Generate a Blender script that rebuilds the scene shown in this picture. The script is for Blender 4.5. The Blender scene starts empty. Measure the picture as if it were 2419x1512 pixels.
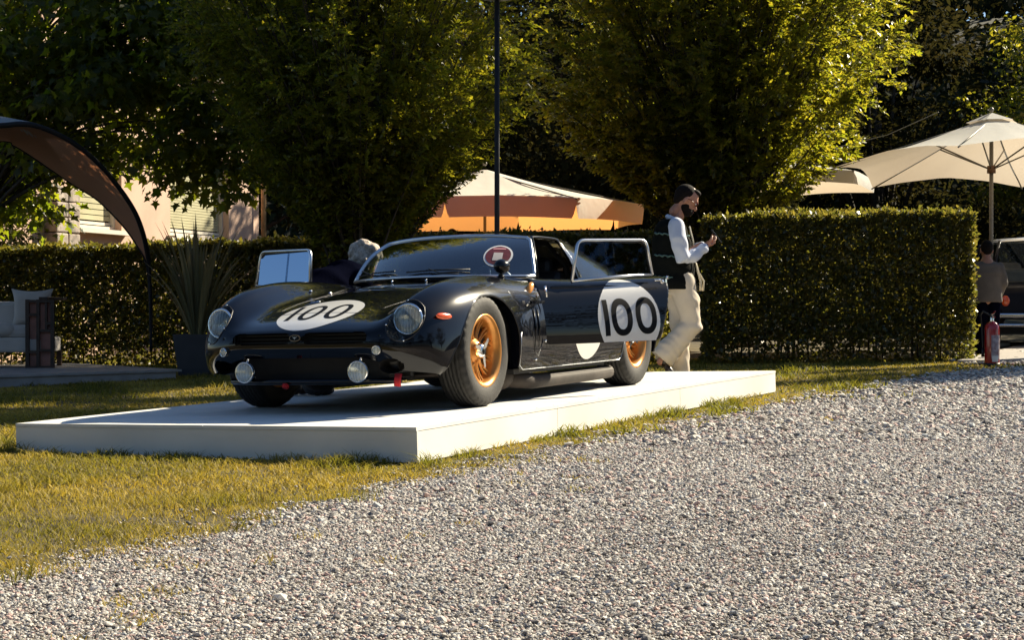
import bpy, bmesh, math, random
import numpy as np
from mathutils import Vector, Matrix

random.seed(7)
rng = np.random.default_rng(7)
PI = math.pi
R = math.radians
scene = bpy.context.scene
COL = scene.collection

# ------------------------------------------------------------------ camera, sky, sun, exposure
CAM = np.array([10.09, 4.96, 0.56])
YAW, PITCH = R(204.3), R(-0.36)
cam_data = bpy.data.cameras.new('camera')
cam_data.sensor_width = 36.0
cam_data.lens = 36.0 * 4000.0 / 2419.0
cam_data.clip_start = 0.05
cam_data.clip_end = 1000.0
cam_ob = bpy.data.objects.new('camera', cam_data)
COL.objects.link(cam_ob)
fw = Vector((math.cos(YAW) * math.cos(PITCH), math.sin(YAW) * math.cos(PITCH), math.sin(PITCH)))
cam_ob.location = Vector(CAM)
cam_ob.rotation_euler = fw.to_track_quat('-Z', 'Y').to_euler()
scene.camera = cam_ob

SUN_EL = R(33.0)
SUN_H = Vector((-math.cos(R(27)), math.sin(R(27)), 0.0))       # horizontal direction towards the sun
world = bpy.data.worlds.new('World')
scene.world = world
world.use_nodes = True
nt = world.node_tree
bg = nt.nodes['Background']
sky = nt.nodes.new('ShaderNodeTexSky')
sky.sky_type = 'NISHITA'
sky.sun_disc = False
sky.sun_elevation = SUN_EL
sky.sun_rotation = math.atan2(SUN_H.x, SUN_H.y)
sky.air_density = 1.0
sky.dust_density = 0.25
sky.ozone_density = 3.5
nt.links.new(sky.outputs[0], bg.inputs[0])
bg.inputs[1].default_value = 0.05

sun_data = bpy.data.lights.new('sun', 'SUN')
sun_data.energy = 5.0
sun_data.angle = R(0.53)
sun_data.color = (1.0, 0.88, 0.66)
sun_ob = bpy.data.objects.new('sun', sun_data)
COL.objects.link(sun_ob)
sd = Vector((SUN_H.x * math.cos(SUN_EL), SUN_H.y * math.cos(SUN_EL), math.sin(SUN_EL)))
sun_ob.location = sd * 40
sun_ob.rotation_euler = sd.to_track_quat('Z', 'Y').to_euler()

vs = scene.view_settings
vs.view_transform = 'Standard'
vs.look = 'None'
vs.exposure = 1.25
vs.gamma = 1.0
vs.use_curve_mapping = False
scene.cycles.max_bounces = 8
scene.cycles.transparent_max_bounces = 12
scene.cycles.transmission_bounces = 6
scene.cycles.diffuse_bounces = 3
scene.cycles.glossy_bounces = 4
scene.cycles.caustics_reflective = False
scene.cycles.caustics_refractive = False
scene.cycles.sample_clamp_indirect = 6.0

# ------------------------------------------------------------------ helpers
def ground(x, y):
    return -0.195 - 0.0104 * (x - 2.81) + 0.012 * (y - 1.16)

def tag(o, label=None, cat=None, group=None, kind=None):
    if label: o['label'] = label
    if cat: o['category'] = cat
    if group: o['group'] = group
    if kind: o['kind'] = kind
    return o

def empty(name, loc=(0, 0, 0), rz=0.0, parent=None, label=None, cat=None, group=None):
    o = bpy.data.objects.new(name, None)
    COL.objects.link(o)
    o.location = loc
    o.rotation_euler = (0, 0, rz)
    if parent: o.parent = parent
    o.empty_display_size = 0.1
    return tag(o, label, cat, group)

def link(name, me, mat=None, parent=None, loc=None, rot=None):
    o = bpy.data.objects.new(name, me)
    COL.objects.link(o)
    if parent: o.parent = parent
    if loc is not None: o.location = loc
    if rot is not None: o.rotation_euler = rot
    if mat is not None:
        mats = mat if isinstance(mat, (list, tuple)) else [mat]
        me.materials.clear()
        for m in mats: me.materials.append(m)
    return o

def mesh_np(name, V, F, smooth=True, col=None, mi=None):
    """V (n,3); F (m,k) array of k-gons or list of faces"""
    me = bpy.data.meshes.new(name)
    if isinstance(F, np.ndarray):
        n, k = F.shape
        me.vertices.add(len(V)); me.vertices.foreach_set('co', np.ascontiguousarray(V, dtype=np.float32).ravel())
        me.loops.add(n * k); me.loops.foreach_set('vertex_index', F.astype(np.int32).ravel())
        me.polygons.add(n)
        me.polygons.foreach_set('loop_start', np.arange(0, n * k, k, dtype=np.int32))
        me.polygons.foreach_set('loop_total', np.full(n, k, dtype=np.int32))
        me.update(calc_edges=True)
    else:
        me.from_pydata([tuple(v) for v in V], [], [tuple(f) for f in F])
        me.update()
    if smooth and len(me.polygons):
        me.polygons.foreach_set('use_smooth', np.ones(len(me.polygons), dtype=bool))
    if mi is not None:
        me.polygons.foreach_set('material_index', np.asarray(mi, dtype=np.int32))
    if col is not None:
        a = me.attributes.new('tint', 'FLOAT', 'POINT')
        a.data.foreach_set('value', np.asarray(col, dtype=np.float32))
    me.validate()
    return me

class MB:
    """collects shapes into one mesh"""
    def __init__(s): s.V = []; s.F = []; s.S = []
    def add(s, V, F, smooth=True):
        b = len(s.V); s.V += [tuple(v) for v in V]
        s.F += [tuple(i + b for i in f) for f in F]; s.S += [smooth] * len(F); return s
    def box(s, c, d, rot=None, bev=0.0):
        if bev > 0:
            return s.bbox(c, d, rot, bev)
        x, y, z = d[0] / 2, d[1] / 2, d[2] / 2
        V = [Vector((sx * x, sy * y, sz * z)) for sx in (-1, 1) for sy in (-1, 1) for sz in (-1, 1)]
        if rot is not None: V = [rot @ v for v in V]
        V = [v + Vector(c) for v in V]
        F = [(0, 1, 3, 2), (4, 6, 7, 5), (0, 4, 5, 1), (2, 3, 7, 6), (0, 2, 6, 4), (1, 5, 7, 3)]
        return s.add(V, F, False)
    def bbox(s, c, d, rot, bev):
        bm = bmesh.new(); bmesh.ops.create_cube(bm, size=1.0)
        for v in bm.verts: v.co = Vector((v.co.x * d[0], v.co.y * d[1], v.co.z * d[2]))
        bmesh.ops.bevel(bm, geom=bm.edges[:], offset=bev, segments=2, profile=0.5, affect='EDGES')
        bm.verts.index_update()
        V = [(rot @ v.co if rot is not None else v.co) + Vector(c) for v in bm.verts]
        F = [tuple(v.index for v in f.verts) for f in bm.faces]
        bm.free(); return s.add(V, F, False)
    def tube(s, pts, r, n=8, caps=True, closed=False, flat=None):
        pts = [Vector(p) for p in pts]; m = len(pts)
        rs = r if isinstance(r, (list, tuple)) else [r] * m
        V = []; prev = None
        for i, p in enumerate(pts):
            if closed: t = pts[(i + 1) % m] - pts[i - 1]
            else: t = pts[min(i + 1, m - 1)] - pts[max(i - 1, 0)]
            if t.length < 1e-9: t = Vector((0, 0, 1))
            t.normalize()
            if prev is None:
                a = Vector((0, 0, 1)) if abs(t.z) < .9 else Vector((1, 0, 0))
                u = t.cross(a).normalized()
            else:
                u = (prev - t * prev.dot(t))
                u = u.normalized() if u.length > 1e-6 else t.orthogonal().normalized()
            prev = u; w = t.cross(u)
            for k in range(n):
                a = 2 * PI * k / n
                V.append(p + (u * math.cos(a) + w * math.sin(a) * (flat or 1.0)) * rs[i])
        F = []
        for i in range(m if closed else m - 1):
            j = (i + 1) % m
            for k in range(n):
                F.append((i * n + k, i * n + (k + 1) % n, j * n + (k + 1) % n, j * n + k))
        if caps and not closed:
            F.append(tuple(range(n))[::-1]); F.append(tuple((m - 1) * n + k for k in range(n)))
        return s.add(V, F, True)
    def lathe(s, prof, n=32, M=None, close=False):
        """prof list of (r, h): axis z, transformed by M"""
        V = []; m = len(prof)
        for (r, h) in prof:
            for k in range(n):
                a = 2 * PI * k / n; v = Vector((r * math.cos(a), r * math.sin(a), h))
                V.append(M @ v if M is not None else v)
        F = []
        for i in range(m if close else m - 1):
            j = (i + 1) % m
            for k in range(n):
                F.append((i * n + k, i * n + (k + 1) % n, j * n + (k + 1) % n, j * n + k))
        return s.add(V, F, True)
    def prism(s, poly, z0, z1, M=None, smooth=False):
        n = len(poly)
        V = [Vector((x, y, z0)) for x, y in poly] + [Vector((x, y, z1)) for x, y in poly]
        if M is not None: V = [M @ v for v in V]
        F = [tuple(range(n))[::-1], tuple(range(n, 2 * n))] + [(k, (k + 1) % n, n + (k + 1) % n, n + k) for k in range(n)]
        return s.add(V, F, smooth)
    def sphere(s, c, r, nu=16, nv=10, M=None):
        r = r if isinstance(r, (tuple, list)) else (r, r, r)
        V = []; F = []
        for j in range(nv + 1):
            t = PI * j / nv
            for i in range(nu):
                a = 2 * PI * i / nu
                v = Vector((r[0] * math.sin(t) * math.cos(a), r[1] * math.sin(t) * math.sin(a), r[2] * math.cos(t)))
                if M is not None: v = M @ v
                V.append(v + Vector(c))
        for j in range(nv):
            for i in range(nu):
                F.append((j * nu + i, (j + 1) * nu + i, (j + 1) * nu + (i + 1) % nu, j * nu + (i + 1) % nu))
        return s.add(V, F, True)
    def grid(s, P, closed_u=False):
        """P[i][j] points"""
        m, n = len(P), len(P[0]); V = [p for row in P for p in row]; F = []
        for i in range(m if closed_u else m - 1):
            for j in range(n - 1):
                a = (i + 1) % m
                F.append((i * n + j, a * n + j, a * n + j + 1, i * n + j + 1))
        return s.add(V, F, True)
    def build(s, name, mat, parent=None, loc=None, rot=None, merge=False):
        me = bpy.data.meshes.new(name)
        me.from_pydata([tuple(v) for v in s.V], [], s.F); me.update()
        me.polygons.foreach_set('use_smooth', np.array(s.S, dtype=bool))
        if merge:
            bm = bmesh.new(); bm.from_mesh(me); bmesh.ops.remove_doubles(bm, verts=bm.verts, dist=1e-5)
            bmesh.ops.recalc_face_normals(bm, faces=bm.faces); bm.to_mesh(me); bm.free()
        return link(name, me, mat, parent, loc, rot)

# ------------------------------------------------------------------ materials
def mat_new(name):
    m = bpy.data.materials.new(name); m.use_nodes = True
    return m, m.node_tree, m.node_tree.nodes['Principled BSDF']

def node(t, typ, **kw):
    n = t.nodes.new(typ)
    for k, v in kw.items():
        if k.startswith('i_'):
            key = k[2:]; n.inputs[int(key) if key.isdigit() else key].default_value = v
        else: setattr(n, k, v)
    return n

def pm(name, col, rough=0.5, metal=0.0, var=0.0, scale=8.0, bump=0.0, bscale=60.0, coat=0.0, spec=0.5, col2=None, detail=4.0, sheen=0.0):
    m, t, b = mat_new(name)
    b.inputs['Roughness'].default_value = rough; b.inputs['Metallic'].default_value = metal
    b.inputs['Coat Weight'].default_value = coat; b.inputs['Coat Roughness'].default_value = 0.03
    b.inputs['Specular IOR Level'].default_value = spec
    b.inputs['Base Color'].default_value = (*col, 1)
    if sheen: b.inputs['Sheen Weight'].default_value = sheen
    if var > 0 or bump > 0 or col2:
        tc = node(t, 'ShaderNodeTexCoord')
    if var > 0 or col2:
        nz = node(t, 'ShaderNodeTexNoise', i_Scale=scale, i_Detail=detail)
        t.links.new(tc.outputs['Object'], nz.inputs['Vector'])
        cr = node(t, 'ShaderNodeValToRGB')
        c1 = tuple(max(0, c * (1 - var)) for c in col)
        c2 = col2 or tuple(min(1, c * (1 + var)) for c in col)
        cr.color_ramp.elements[0].position = 0.35; cr.color_ramp.elements[0].color = (*c1, 1)
        cr.color_ramp.elements[1].position = 0.65; cr.color_ramp.elements[1].color = (*c2, 1)
        t.links.new(nz.outputs['Fac'], cr.inputs[0]); t.links.new(cr.outputs[0], b.inputs['Base Color'])
    if bump > 0:
        nb = node(t, 'ShaderNodeTexNoise', i_Scale=bscale, i_Detail=5.0)
        t.links.new(tc.outputs['Object'], nb.inputs['Vector'])
        bp = node(t, 'ShaderNodeBump', i_Strength=bump, i_Distance=0.01)
        t.links.new(nb.outputs['Fac'], bp.inputs['Height']); t.links.new(bp.outputs[0], b.inputs['Normal'])
    return m

def glass_mat(name, tint=(0.8, 0.85, 0.85), rough=0.02, ior=1.5, base=0.04, refl=(1, 1, 1)):
    m = bpy.data.materials.new(name); m.use_nodes = True; t = m.node_tree; t.nodes.clear()
    out = node(t, 'ShaderNodeOutputMaterial'); mx = node(t, 'ShaderNodeMixShader')
    tr = node(t, 'ShaderNodeBsdfTransparent', i_Color=(*tint, 1)); gl = node(t, 'ShaderNodeBsdfGlossy', i_Roughness=rough, i_Color=(*refl, 1))
    fr = node(t, 'ShaderNodeFresnel', i_IOR=ior)
    ad = node(t, 'ShaderNodeMath', operation='ADD'); ad.inputs[1].default_value = base
    t.links.new(fr.outputs[0], ad.inputs[0]); t.links.new(ad.outputs[0], mx.inputs[0])
    t.links.new(tr.outputs[0], mx.inputs[1]); t.links.new(gl.outputs[0], mx.inputs[2]); t.links.new(mx.outputs[0], out.inputs[0])
    return m

def leaf_mat(name, c1, c2, trans=(0.35, 0.45, 0.05), tw=0.45, rough=0.45, gloss=0.5):
    m = bpy.data.materials.new(name); m.use_nodes = True; t = m.node_tree; t.nodes.clear()
    out = node(t, 'ShaderNodeOutputMaterial'); mx = node(t, 'ShaderNodeMixShader'); mx.inputs[0].default_value = tw
    pb = node(t, 'ShaderNodeBsdfPrincipled', i_Roughness=rough); pb.inputs['Specular IOR Level'].default_value = gloss
    tr = node(t, 'ShaderNodeBsdfTranslucent')
    at = node(t, 'ShaderNodeAttribute', attribute_name='tint')
    cr = node(t, 'ShaderNodeValToRGB')
    cr.color_ramp.elements[0].color = (*c1, 1); cr.color_ramp.elements[1].color = (*c2, 1)
    t.links.new(at.outputs['Fac'], cr.inputs[0]); t.links.new(cr.outputs[0], pb.inputs['Base Color'])
    cr2 = node(t, 'ShaderNodeValToRGB')
    cr2.color_ramp.elements[0].color = (trans[0] * .7, trans[1] * .8, trans[2] * .7, 1); cr2.color_ramp.elements[1].color = (trans[0] * 1.2, trans[1], trans[2] * 1.2, 1)
    t.links.new(at.outputs['Fac'], cr2.inputs[0]); t.links.new(cr2.outputs[0], tr.inputs['Color'])
    t.links.new(pb.outputs[0], mx.inputs[1]); t.links.new(tr.outputs[0], mx.inputs[2]); t.links.new(mx.outputs[0], out.inputs[0])
    return m

M_chrome = pm('chrome', (0.85, 0.86, 0.88), 0.08, 1.0)
M_alu = pm('brushed_aluminium', (0.75, 0.78, 0.82), 0.28, 1.0)
M_black = pm('black_plastic', (0.012, 0.012, 0.013), 0.45, bump=0.1)
M_dark = pm('dark_interior', (0.014, 0.013, 0.013), 0.7, var=0.3)
M_rubber = pm('tyre_rubber', (0.013, 0.012, 0.011), 0.72, var=0.25, scale=14, bump=0.25, bscale=120)
# ------------------------------------------------------------------ ground
M_soil = pm('lawn_soil', (0.06, 0.042, 0.016), 0.95, var=0.45, scale=2.5, bump=0.8, bscale=45, col2=(0.11, 0.085, 0.025))
def gravel_mat():
    m, t, b = mat_new('gravel_bed')
    tc = node(t, 'ShaderNodeTexCoord'); vo = node(t, 'ShaderNodeTexVoronoi', i_Scale=120.0); t.links.new(tc.outputs['Object'], vo.inputs['Vector'])
    cr = node(t, 'ShaderNodeValToRGB'); e = cr.color_ramp.elements
    e[0].color = (.07, .058, .045, 1); e[1].color = (.34, .30, .26, 1); n3 = cr.color_ramp.elements.new(.5); n3.color = (.15, .125, .105, 1)
    t.links.new(vo.outputs['Color'], cr.inputs[0]); t.links.new(cr.outputs[0], b.inputs['Base Color']); b.inputs['Roughness'].default_value = .9
    bp = node(t, 'ShaderNodeBump', i_Strength=1.0, i_Distance=0.01); bp.invert = True
    t.links.new(vo.outputs['Distance'], bp.inputs['Height']); t.links.new(bp.outputs[0], b.inputs['Normal'])
    return m
M_gravel = gravel_mat()
GB = [(14, 1.2), (10, 1.35), (8, 1.5), (6.23, 1.58), (5.47, 1.68), (4.77, 1.58), (3.52, 1.50), (2.39, 1.53), (.26, 1.50), (-1.84, 1.64), (-4.15, 1.82), (-7.18, 1.98), (-8.9, 2.5), (-9.6, 1.9), (-12, 1.6), (-40, 1.6)]
def gb(x):                                   # the gravel begins at larger y
    xs = [-p[0] for p in GB]; return np.interp(-np.asarray(x, float), xs, [p[1] for p in GB])
def gsheet(name, pts_rows, mat, kind='structure', lift=0.0):
    V = []; n, m = len(pts_rows), len(pts_rows[0])
    for row in pts_rows:
        for (x, y) in row: V.append((x, y, ground(x, y) if abs(x) < 60 and abs(y) < 60 else ground(max(-60, min(60, x)), max(-60, min(60, y)))))
    V = np.array(V); V[:, 2] += lift
    idx = np.arange(n * m).reshape(n, m); F = np.stack([idx[:-1, :-1], idx[1:, :-1], idx[1:, 1:], idx[:-1, 1:]], -1).reshape(-1, 4)
    o = link(name, mesh_np(name, V, F), mat); tag(o, kind=kind); return o
ax = [-400, -150, -60] + list(np.linspace(-40, 40, 41)) + [60, 150, 400]
gsheet('lawn', [[(x, y) for y in ax] for x in ax], M_soil)
xs = np.linspace(60, -60, 601); wig = np.array([math.sin(x * 3.1) * .03 + math.sin(x * 7.7 + 1) * .02 + math.sin(x * 17.3) * .012 for x in xs])
gsheet('gravel_drive', [[(float(x), float(gb(x) + w + (60 - gb(x)) * t)) for t in (0, .01, .05, .2, .5, 1)] for x, w in zip(xs, wig)], M_gravel, lift=.004)

def vnoise(x, y, s, seed=0):
    r = np.random.default_rng(seed); T = r.random((64, 64)); X, Y = (x / s) % 64, (y / s) % 64
    i, j = X.astype(int), Y.astype(int); a, b = X - i, Y - j; a = a * a * (3 - 2 * a); b = b * b * (3 - 2 * b); i2, j2 = (i + 1) % 64, (j + 1) % 64
    return (T[i, j] * (1 - a) + T[i2, j] * a) * (1 - b) + (T[i, j2] * (1 - a) + T[i2, j2] * a) * b
# pebbles: uncountable, one object with instances
def pebble_mesh(k):
    bm = bmesh.new(); bmesh.ops.create_icosphere(bm, subdivisions=1, radius=1.0)
    rr = np.random.default_rng(k)
    for v in bm.verts:
        v.co *= .75 + .45 * rr.random()
        v.co = Vector((v.co.x * 1.15, v.co.y * (.85 + .1 * k % .3), v.co.z * .62))
    me = bpy.data.meshes.new('pebble'); bm.to_mesh(me); bm.free()
    return me
def stone_mat():
    m, t, b = mat_new('pebble_stone'); oi = node(t, 'ShaderNodeObjectInfo'); cr = node(t, 'ShaderNodeValToRGB'); cr.color_ramp.interpolation = 'CONSTANT'
    cols = [(0, (.39, .36, .325)), (.2, (.55, .52, .47)), (.38, (.24, .22, .20)), (.52, (.50, .35, .31)), (.64, (.60, .56, .50)), (.76, (.16, .15, .145)), (.86, (.38, .40, .41)), (.93, (.68, .64, .58))]
    e = cr.color_ramp.elements; e[0].position = 0; e[0].color = (*cols[0][1], 1); e[1].position = cols[1][0]; e[1].color = (*cols[1][1], 1)
    for p, c in cols[2:]: q = e.new(p); q.color = (*c, 1)
    tc = node(t, 'ShaderNodeTexCoord'); nz = node(t, 'ShaderNodeTexNoise', i_Scale=2.5); mx = node(t, 'ShaderNodeMix', data_type='RGBA', blend_type='MULTIPLY'); mx.inputs[0].default_value = .5
    t.links.new(tc.outputs['Object'], nz.inputs['Vector']); t.links.new(oi.outputs['Random'], cr.inputs[0]); t.links.new(cr.outputs[0], mx.inputs[6]); t.links.new(nz.outputs['Color'], mx.inputs[7])
    t.links.new(cr.outputs[0], b.inputs['Base Color']); b.inputs['Roughness'].default_value = .75
    return m
M_stone = stone_mat()
def gn_scatter(name, pts, sizes, meshes, mat, up=0.0):
    me = bpy.data.meshes.new(name); me.vertices.add(len(pts)); me.vertices.foreach_set('co', pts.astype(np.float32).ravel())
    a = me.attributes.new('size', 'FLOAT', 'POINT'); a.data.foreach_set('value', sizes.astype(np.float32)); me.update()
    o = link(name, me); ng = bpy.data.node_groups.new(name, 'GeometryNodeTree')
    ng.interface.new_socket('Geometry', in_out='INPUT', socket_type='NodeSocketGeometry'); ng.interface.new_socket('Geometry', in_out='OUTPUT', socket_type='NodeSocketGeometry')
    gi, go = ng.nodes.new('NodeGroupInput'), ng.nodes.new('NodeGroupOutput')
    m2p = ng.nodes.new('GeometryNodeMeshToPoints'); ng.links.new(gi.outputs[0], m2p.inputs[0])
    iop = ng.nodes.new('GeometryNodeInstanceOnPoints'); ng.links.new(m2p.outputs[0], iop.inputs['Points'])
    gg = ng.nodes.new('GeometryNodeGeometryToInstance')
    for ms in meshes[::-1]:
        ms.materials.clear(); ms.materials.append(mat)
        ob = bpy.data.objects.new('template', ms)               # not linked to the scene: only a source for the instances
        oi = ng.nodes.new('GeometryNodeObjectInfo'); oi.inputs[0].default_value = ob; ng.links.new(oi.outputs['Geometry'], gg.inputs[0])
    ng.links.new(gg.outputs[0], iop.inputs['Instance']); iop.inputs['Pick Instance'].default_value = True
    rv = ng.nodes.new('FunctionNodeRandomValue'); rv.data_type = 'FLOAT_VECTOR'; rv.inputs[0].default_value = (-.5, -.5, 0); rv.inputs[1].default_value = (.5, .5, 6.283)
    ri = ng.nodes.new('FunctionNodeRandomValue'); ri.data_type = 'INT'; ri.inputs[4].default_value = 0; ri.inputs[5].default_value = len(meshes) - 1; ri.inputs['Seed'].default_value = 5
    ng.links.new(rv.outputs[0], iop.inputs['Rotation']); ng.links.new(ri.outputs[2], iop.inputs['Instance Index'])
    na = ng.nodes.new('GeometryNodeInputNamedAttribute'); na.data_type = 'FLOAT'; na.inputs[0].default_value = 'size'; ng.links.new(na.outputs[0], iop.inputs['Scale'])
    ng.links.new(iop.outputs[0], go.inputs[0]); md = o.modifiers.new('scatter', 'NODES'); md.node_group = ng
    return o
def in_view(x, y, pad=.35):
    vx, vy = x - CAM[0], y - CAM[1]; d = vx * math.cos(YAW) + vy * math.sin(YAW); l = vx * math.sin(YAW) - vy * math.cos(YAW)
    return d, l, (d > 3.0) & (np.abs(l) < d * .31 + pad)
def scatter_xy(n, x0, x1, y0, y1): return rng.uniform(x0, x1, n), rng.uniform(y0, y1, n)
N = 4400000; x, y = scatter_xy(N, -14, 7.8, 1.0, 12.5); d, l, ok = in_view(x, y)
area = 21.8 * 11.5; dens0 = N / area
want = np.where(d < 6, 16500, np.where(d < 9, 10500, np.where(d < 13, 3400, 1100)))
edge = (y - gb(x)); pn = rng.random(1)[0]; pe = np.clip(.45 + edge / .30 + (vnoise(x + 60, y + 60, .14, 12) - .5) * 1.3, 0, 1)**1.3
pe = np.where((edge > -.5) & (edge < 0), np.maximum(pe, .012), pe)
dirt = .55 + .75 * np.clip(vnoise(x + 80, y * 2.2 + 80, 1.3, 31) * .6 + vnoise(x + 80, y + 80, .33, 32) * .5, 0, .8)
ok &= rng.random(N) < want / dens0 * pe * dirt
x, y, d = x[ok], y[ok], d[ok]
sz = rng.lognormal(0, .36, len(x)) * np.where(d < 6, .0038, np.where(d < 9, .0050, np.where(d < 13, .0088, .0135)))
z = np.array([ground(a, b) for a, b in zip(x, y)]) + .004 + sz * (.15 + .5 * rng.random(len(x)))
peb = gn_scatter('gravel', np.stack([x, y, z], 1), sz, [pebble_mesh(k) for k in range(5)], M_stone)
tag(peb, 'loose grey and pink gravel covering the drive', 'gravel', kind='stuff')

# grass: uncountable blades in one object
M_grass = leaf_mat('grass_blades', (.035, .050, .010), (.54, .41, .085), trans=(.44, .37, .04), tw=.38, rough=.6, gloss=.25)
N = 1500000; x, y = scatter_xy(N, -11, 7.5, -11, 2.8); d, l, ok = in_view(x, y); dens0 = N / (18.5 * 13.8)
want = np.where(d < 7, 5200, np.where(d < 9.5, 4200, np.where(d < 13, 2200, 1100)))
patchy = vnoise(x, y, .35, 1) * .6 + vnoise(x, y, .12, 2) * .4
pg = np.clip(.5 - (y - gb(x)) / .42 + (patchy - .5) * 2.2, 0.0, 1); pg = np.where(y - gb(x) > .15, pg * .3 * (patchy > .62), pg); pg = np.where((y - gb(x) > .1) & (y - gb(x) < .9) & (vnoise(x + 33, y + 33, .17, 44) > .80), .35, pg)
bare = np.where(vnoise(x, y, .5, 9) < .14, .55, 1)
inst = (x > -3.5) & (x < 2.76) & (y > -1.36) & (y < 1.14)
ok &= (rng.random(N) < want / dens0 * pg * bare) & ~inst
# blades grow thick along the foot of the stage
x, y, d = x[ok], y[ok], d[ok]
n = len(x); tuft = vnoise(x, y, .16, 3); foot = np.exp(-np.abs(x - 2.86) * 9) * (y > -1.6) * (y < 1.3) + np.exp(-np.abs(y - 1.24) * 9) * (x > -3.5) * (x < 2.9); foot = foot * (tuft > .4); lush = np.clip((vnoise(x, y, .45, 4) - .55) * 4, 0, 1) * (tuft > .45)
lush = np.clip(lush + .7 * foot, 0, 1.2); h = (.010 + .019 * tuft + .030 * lush) * rng.uniform(.6, 1.5, n); w = np.where(d < 7, .0018, np.where(d < 9.5, .0026, .0045)) * rng.uniform(.7, 1.4, n)
a = rng.uniform(0, 2 * PI, n); b = rng.uniform(0, 2 * PI, n); lean_ = rng.uniform(.3, 1.9, n) * h
z = ground(x, y); P0 = np.stack([x, y, z], 1); ca, sa = np.cos(a), np.sin(a)
side_ = np.stack([-sa, ca, 0 * a], 1) * w[:, None]; mid_ = P0 + np.stack([np.cos(b) * lean_ * .35, np.sin(b) * lean_ * .35, h * .6], 1); tip = P0 + np.stack([np.cos(b) * lean_, np.sin(b) * lean_, h], 1)
V = np.stack([P0 - side_, P0 + side_, mid_ + side_ * .7, tip, mid_ - side_ * .7], 1).reshape(-1, 3)
k = np.arange(n)[:, None] * 5; F = np.concatenate([k + np.array([[0, 1, 2, 4]]), ], 0); F3 = k + np.array([[4, 2, 3, 3]])
tint = np.clip(.60 + .75 * (vnoise(x, y, .6, 5) - .5) + .3 * rng.normal(size=n) * .6 - .55 * lush, 0, 1)
F3 = k + np.array([[4, 2, 3]])
me = mesh_np('grass', V, np.concatenate([k + np.array([[0, 1, 2]]), k + np.array([[0, 2, 4]]), F3]), smooth=False, col=np.repeat(tint, 5))
tag(link('grass', me, M_grass), 'short sun-yellowed lawn grass around the white stage', 'grass', kind='stuff')

# ------------------------------------------------------------------ the stage
M_stage = pm('stage_white', (.78, .77, .73), .55, var=.06, scale=3.2, bump=.05, bscale=30, detail=6)
M_stage_side = pm('stage_side_white', (.78, .77, .72), .5, var=.09, scale=1.4, bump=.05, bscale=30, detail=8)
RR_ = Matrix(((0.9999435, -0.0000372, 0.0106303), (0.0002874, 0.9997229, -0.0235384), (-0.0106265, 0.0235401, 0.9996664)))
STILT = RR_.to_4x4(); STILT.translation = Vector(CAM) - RR_ @ Vector(CAM)
stage = empty('display_stage', label='low white boarded display stage under the black racing car', cat='stage'); stage.matrix_world = STILT
cA, cB, cC, cD = [Vector((*p, 0)) for p in ((2.705, -1.40), (2.82, 1.155), (-3.46, 1.205), (-3.50, -1.36))]
def quadbox(name, a, b, c, d, z0, z1, mat, bev=.0):
    mb = MB(); mb.prism([(p.x, p.y) for p in (a, b, c, d)], z0, z1); return mb.build(name, mat, stage)
cuts = [0, .277, .62, 1]
for t0, t1 in zip(cuts[:-1], cuts[1:]):
    g = .0012
    for s0, s1 in ((0, .5), (.5, 1)):
        f = lambda t, s: cA.lerp(cD, t).lerp(cB.lerp(cC, t), s)
        quadbox('deck_board', f(t0 + g/6, s0 + g/2), f(t0 + g/6, s1 - g/2), f(t1 - g/6, s1 - g/2), f(t1 - g/6, s0 + g/2), -.018, 0, M_stage)
def fascia(a, b, inset=.004):
    n = (b - a).normalized(); k = Vector((-n.y, n.x, 0)); c = (a + b) / 2; 
    ins = k if (Vector((-.35, -.1, 0)) - c).dot(k) > 0 else -k
    a2, b2 = a + ins * inset, b + ins * inset; quadbox('side_board', a2, b2, b2 + ins * .016, a2 + ins * .016, -.172, -.0195, M_stage_side)
e = .0015
fascia(cA, cB); 
for t0, t1 in zip(cuts[:-1], cuts[1:]): fascia(cB.lerp(cC, t0 + e/3 + (.003 if t0 == 0 else 0)), cB.lerp(cC, t1 - e/3)); fascia(cA.lerp(cD, t0 + e/3 + (.003 if t0 == 0 else 0)), cA.lerp(cD, t1 - e/3))
fascia(cD.lerp(cC, .008), cD.lerp(cC, .992))

M_screw = pm('screw_head', (.30, .28, .25), .5, .6); sm_ = None
for k in range(27):
    p = cB.lerp(cC, .012 + .0375 * k) + Vector((0, -.022, .0004)) if k < 26 else cB.lerp(cA, .05)
    if sm_ is None: so_ = MB().lathe([(0, .0008), (.0045, .0008), (.005, 0)], 8).build('screw', M_screw, stage, loc=p); sm_ = so_.data
    else: so_ = bpy.data.objects.new('screw', sm_); COL.objects.link(so_); so_.parent = stage; so_.location = p
# ------------------------------------------------------------------ the tilted show car frame
RR = Matrix(((0.9999435, -0.0000372, 0.0106303), (0.0002874, 0.9997229, -0.0235384), (-0.0106265, 0.0235401, 0.9996664)))
TILT = RR.to_4x4()
TILT.translation = Vector(CAM) - RR @ Vector(CAM)      # the stage (and the car on it) leans 1.5 degrees with the lawn

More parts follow.
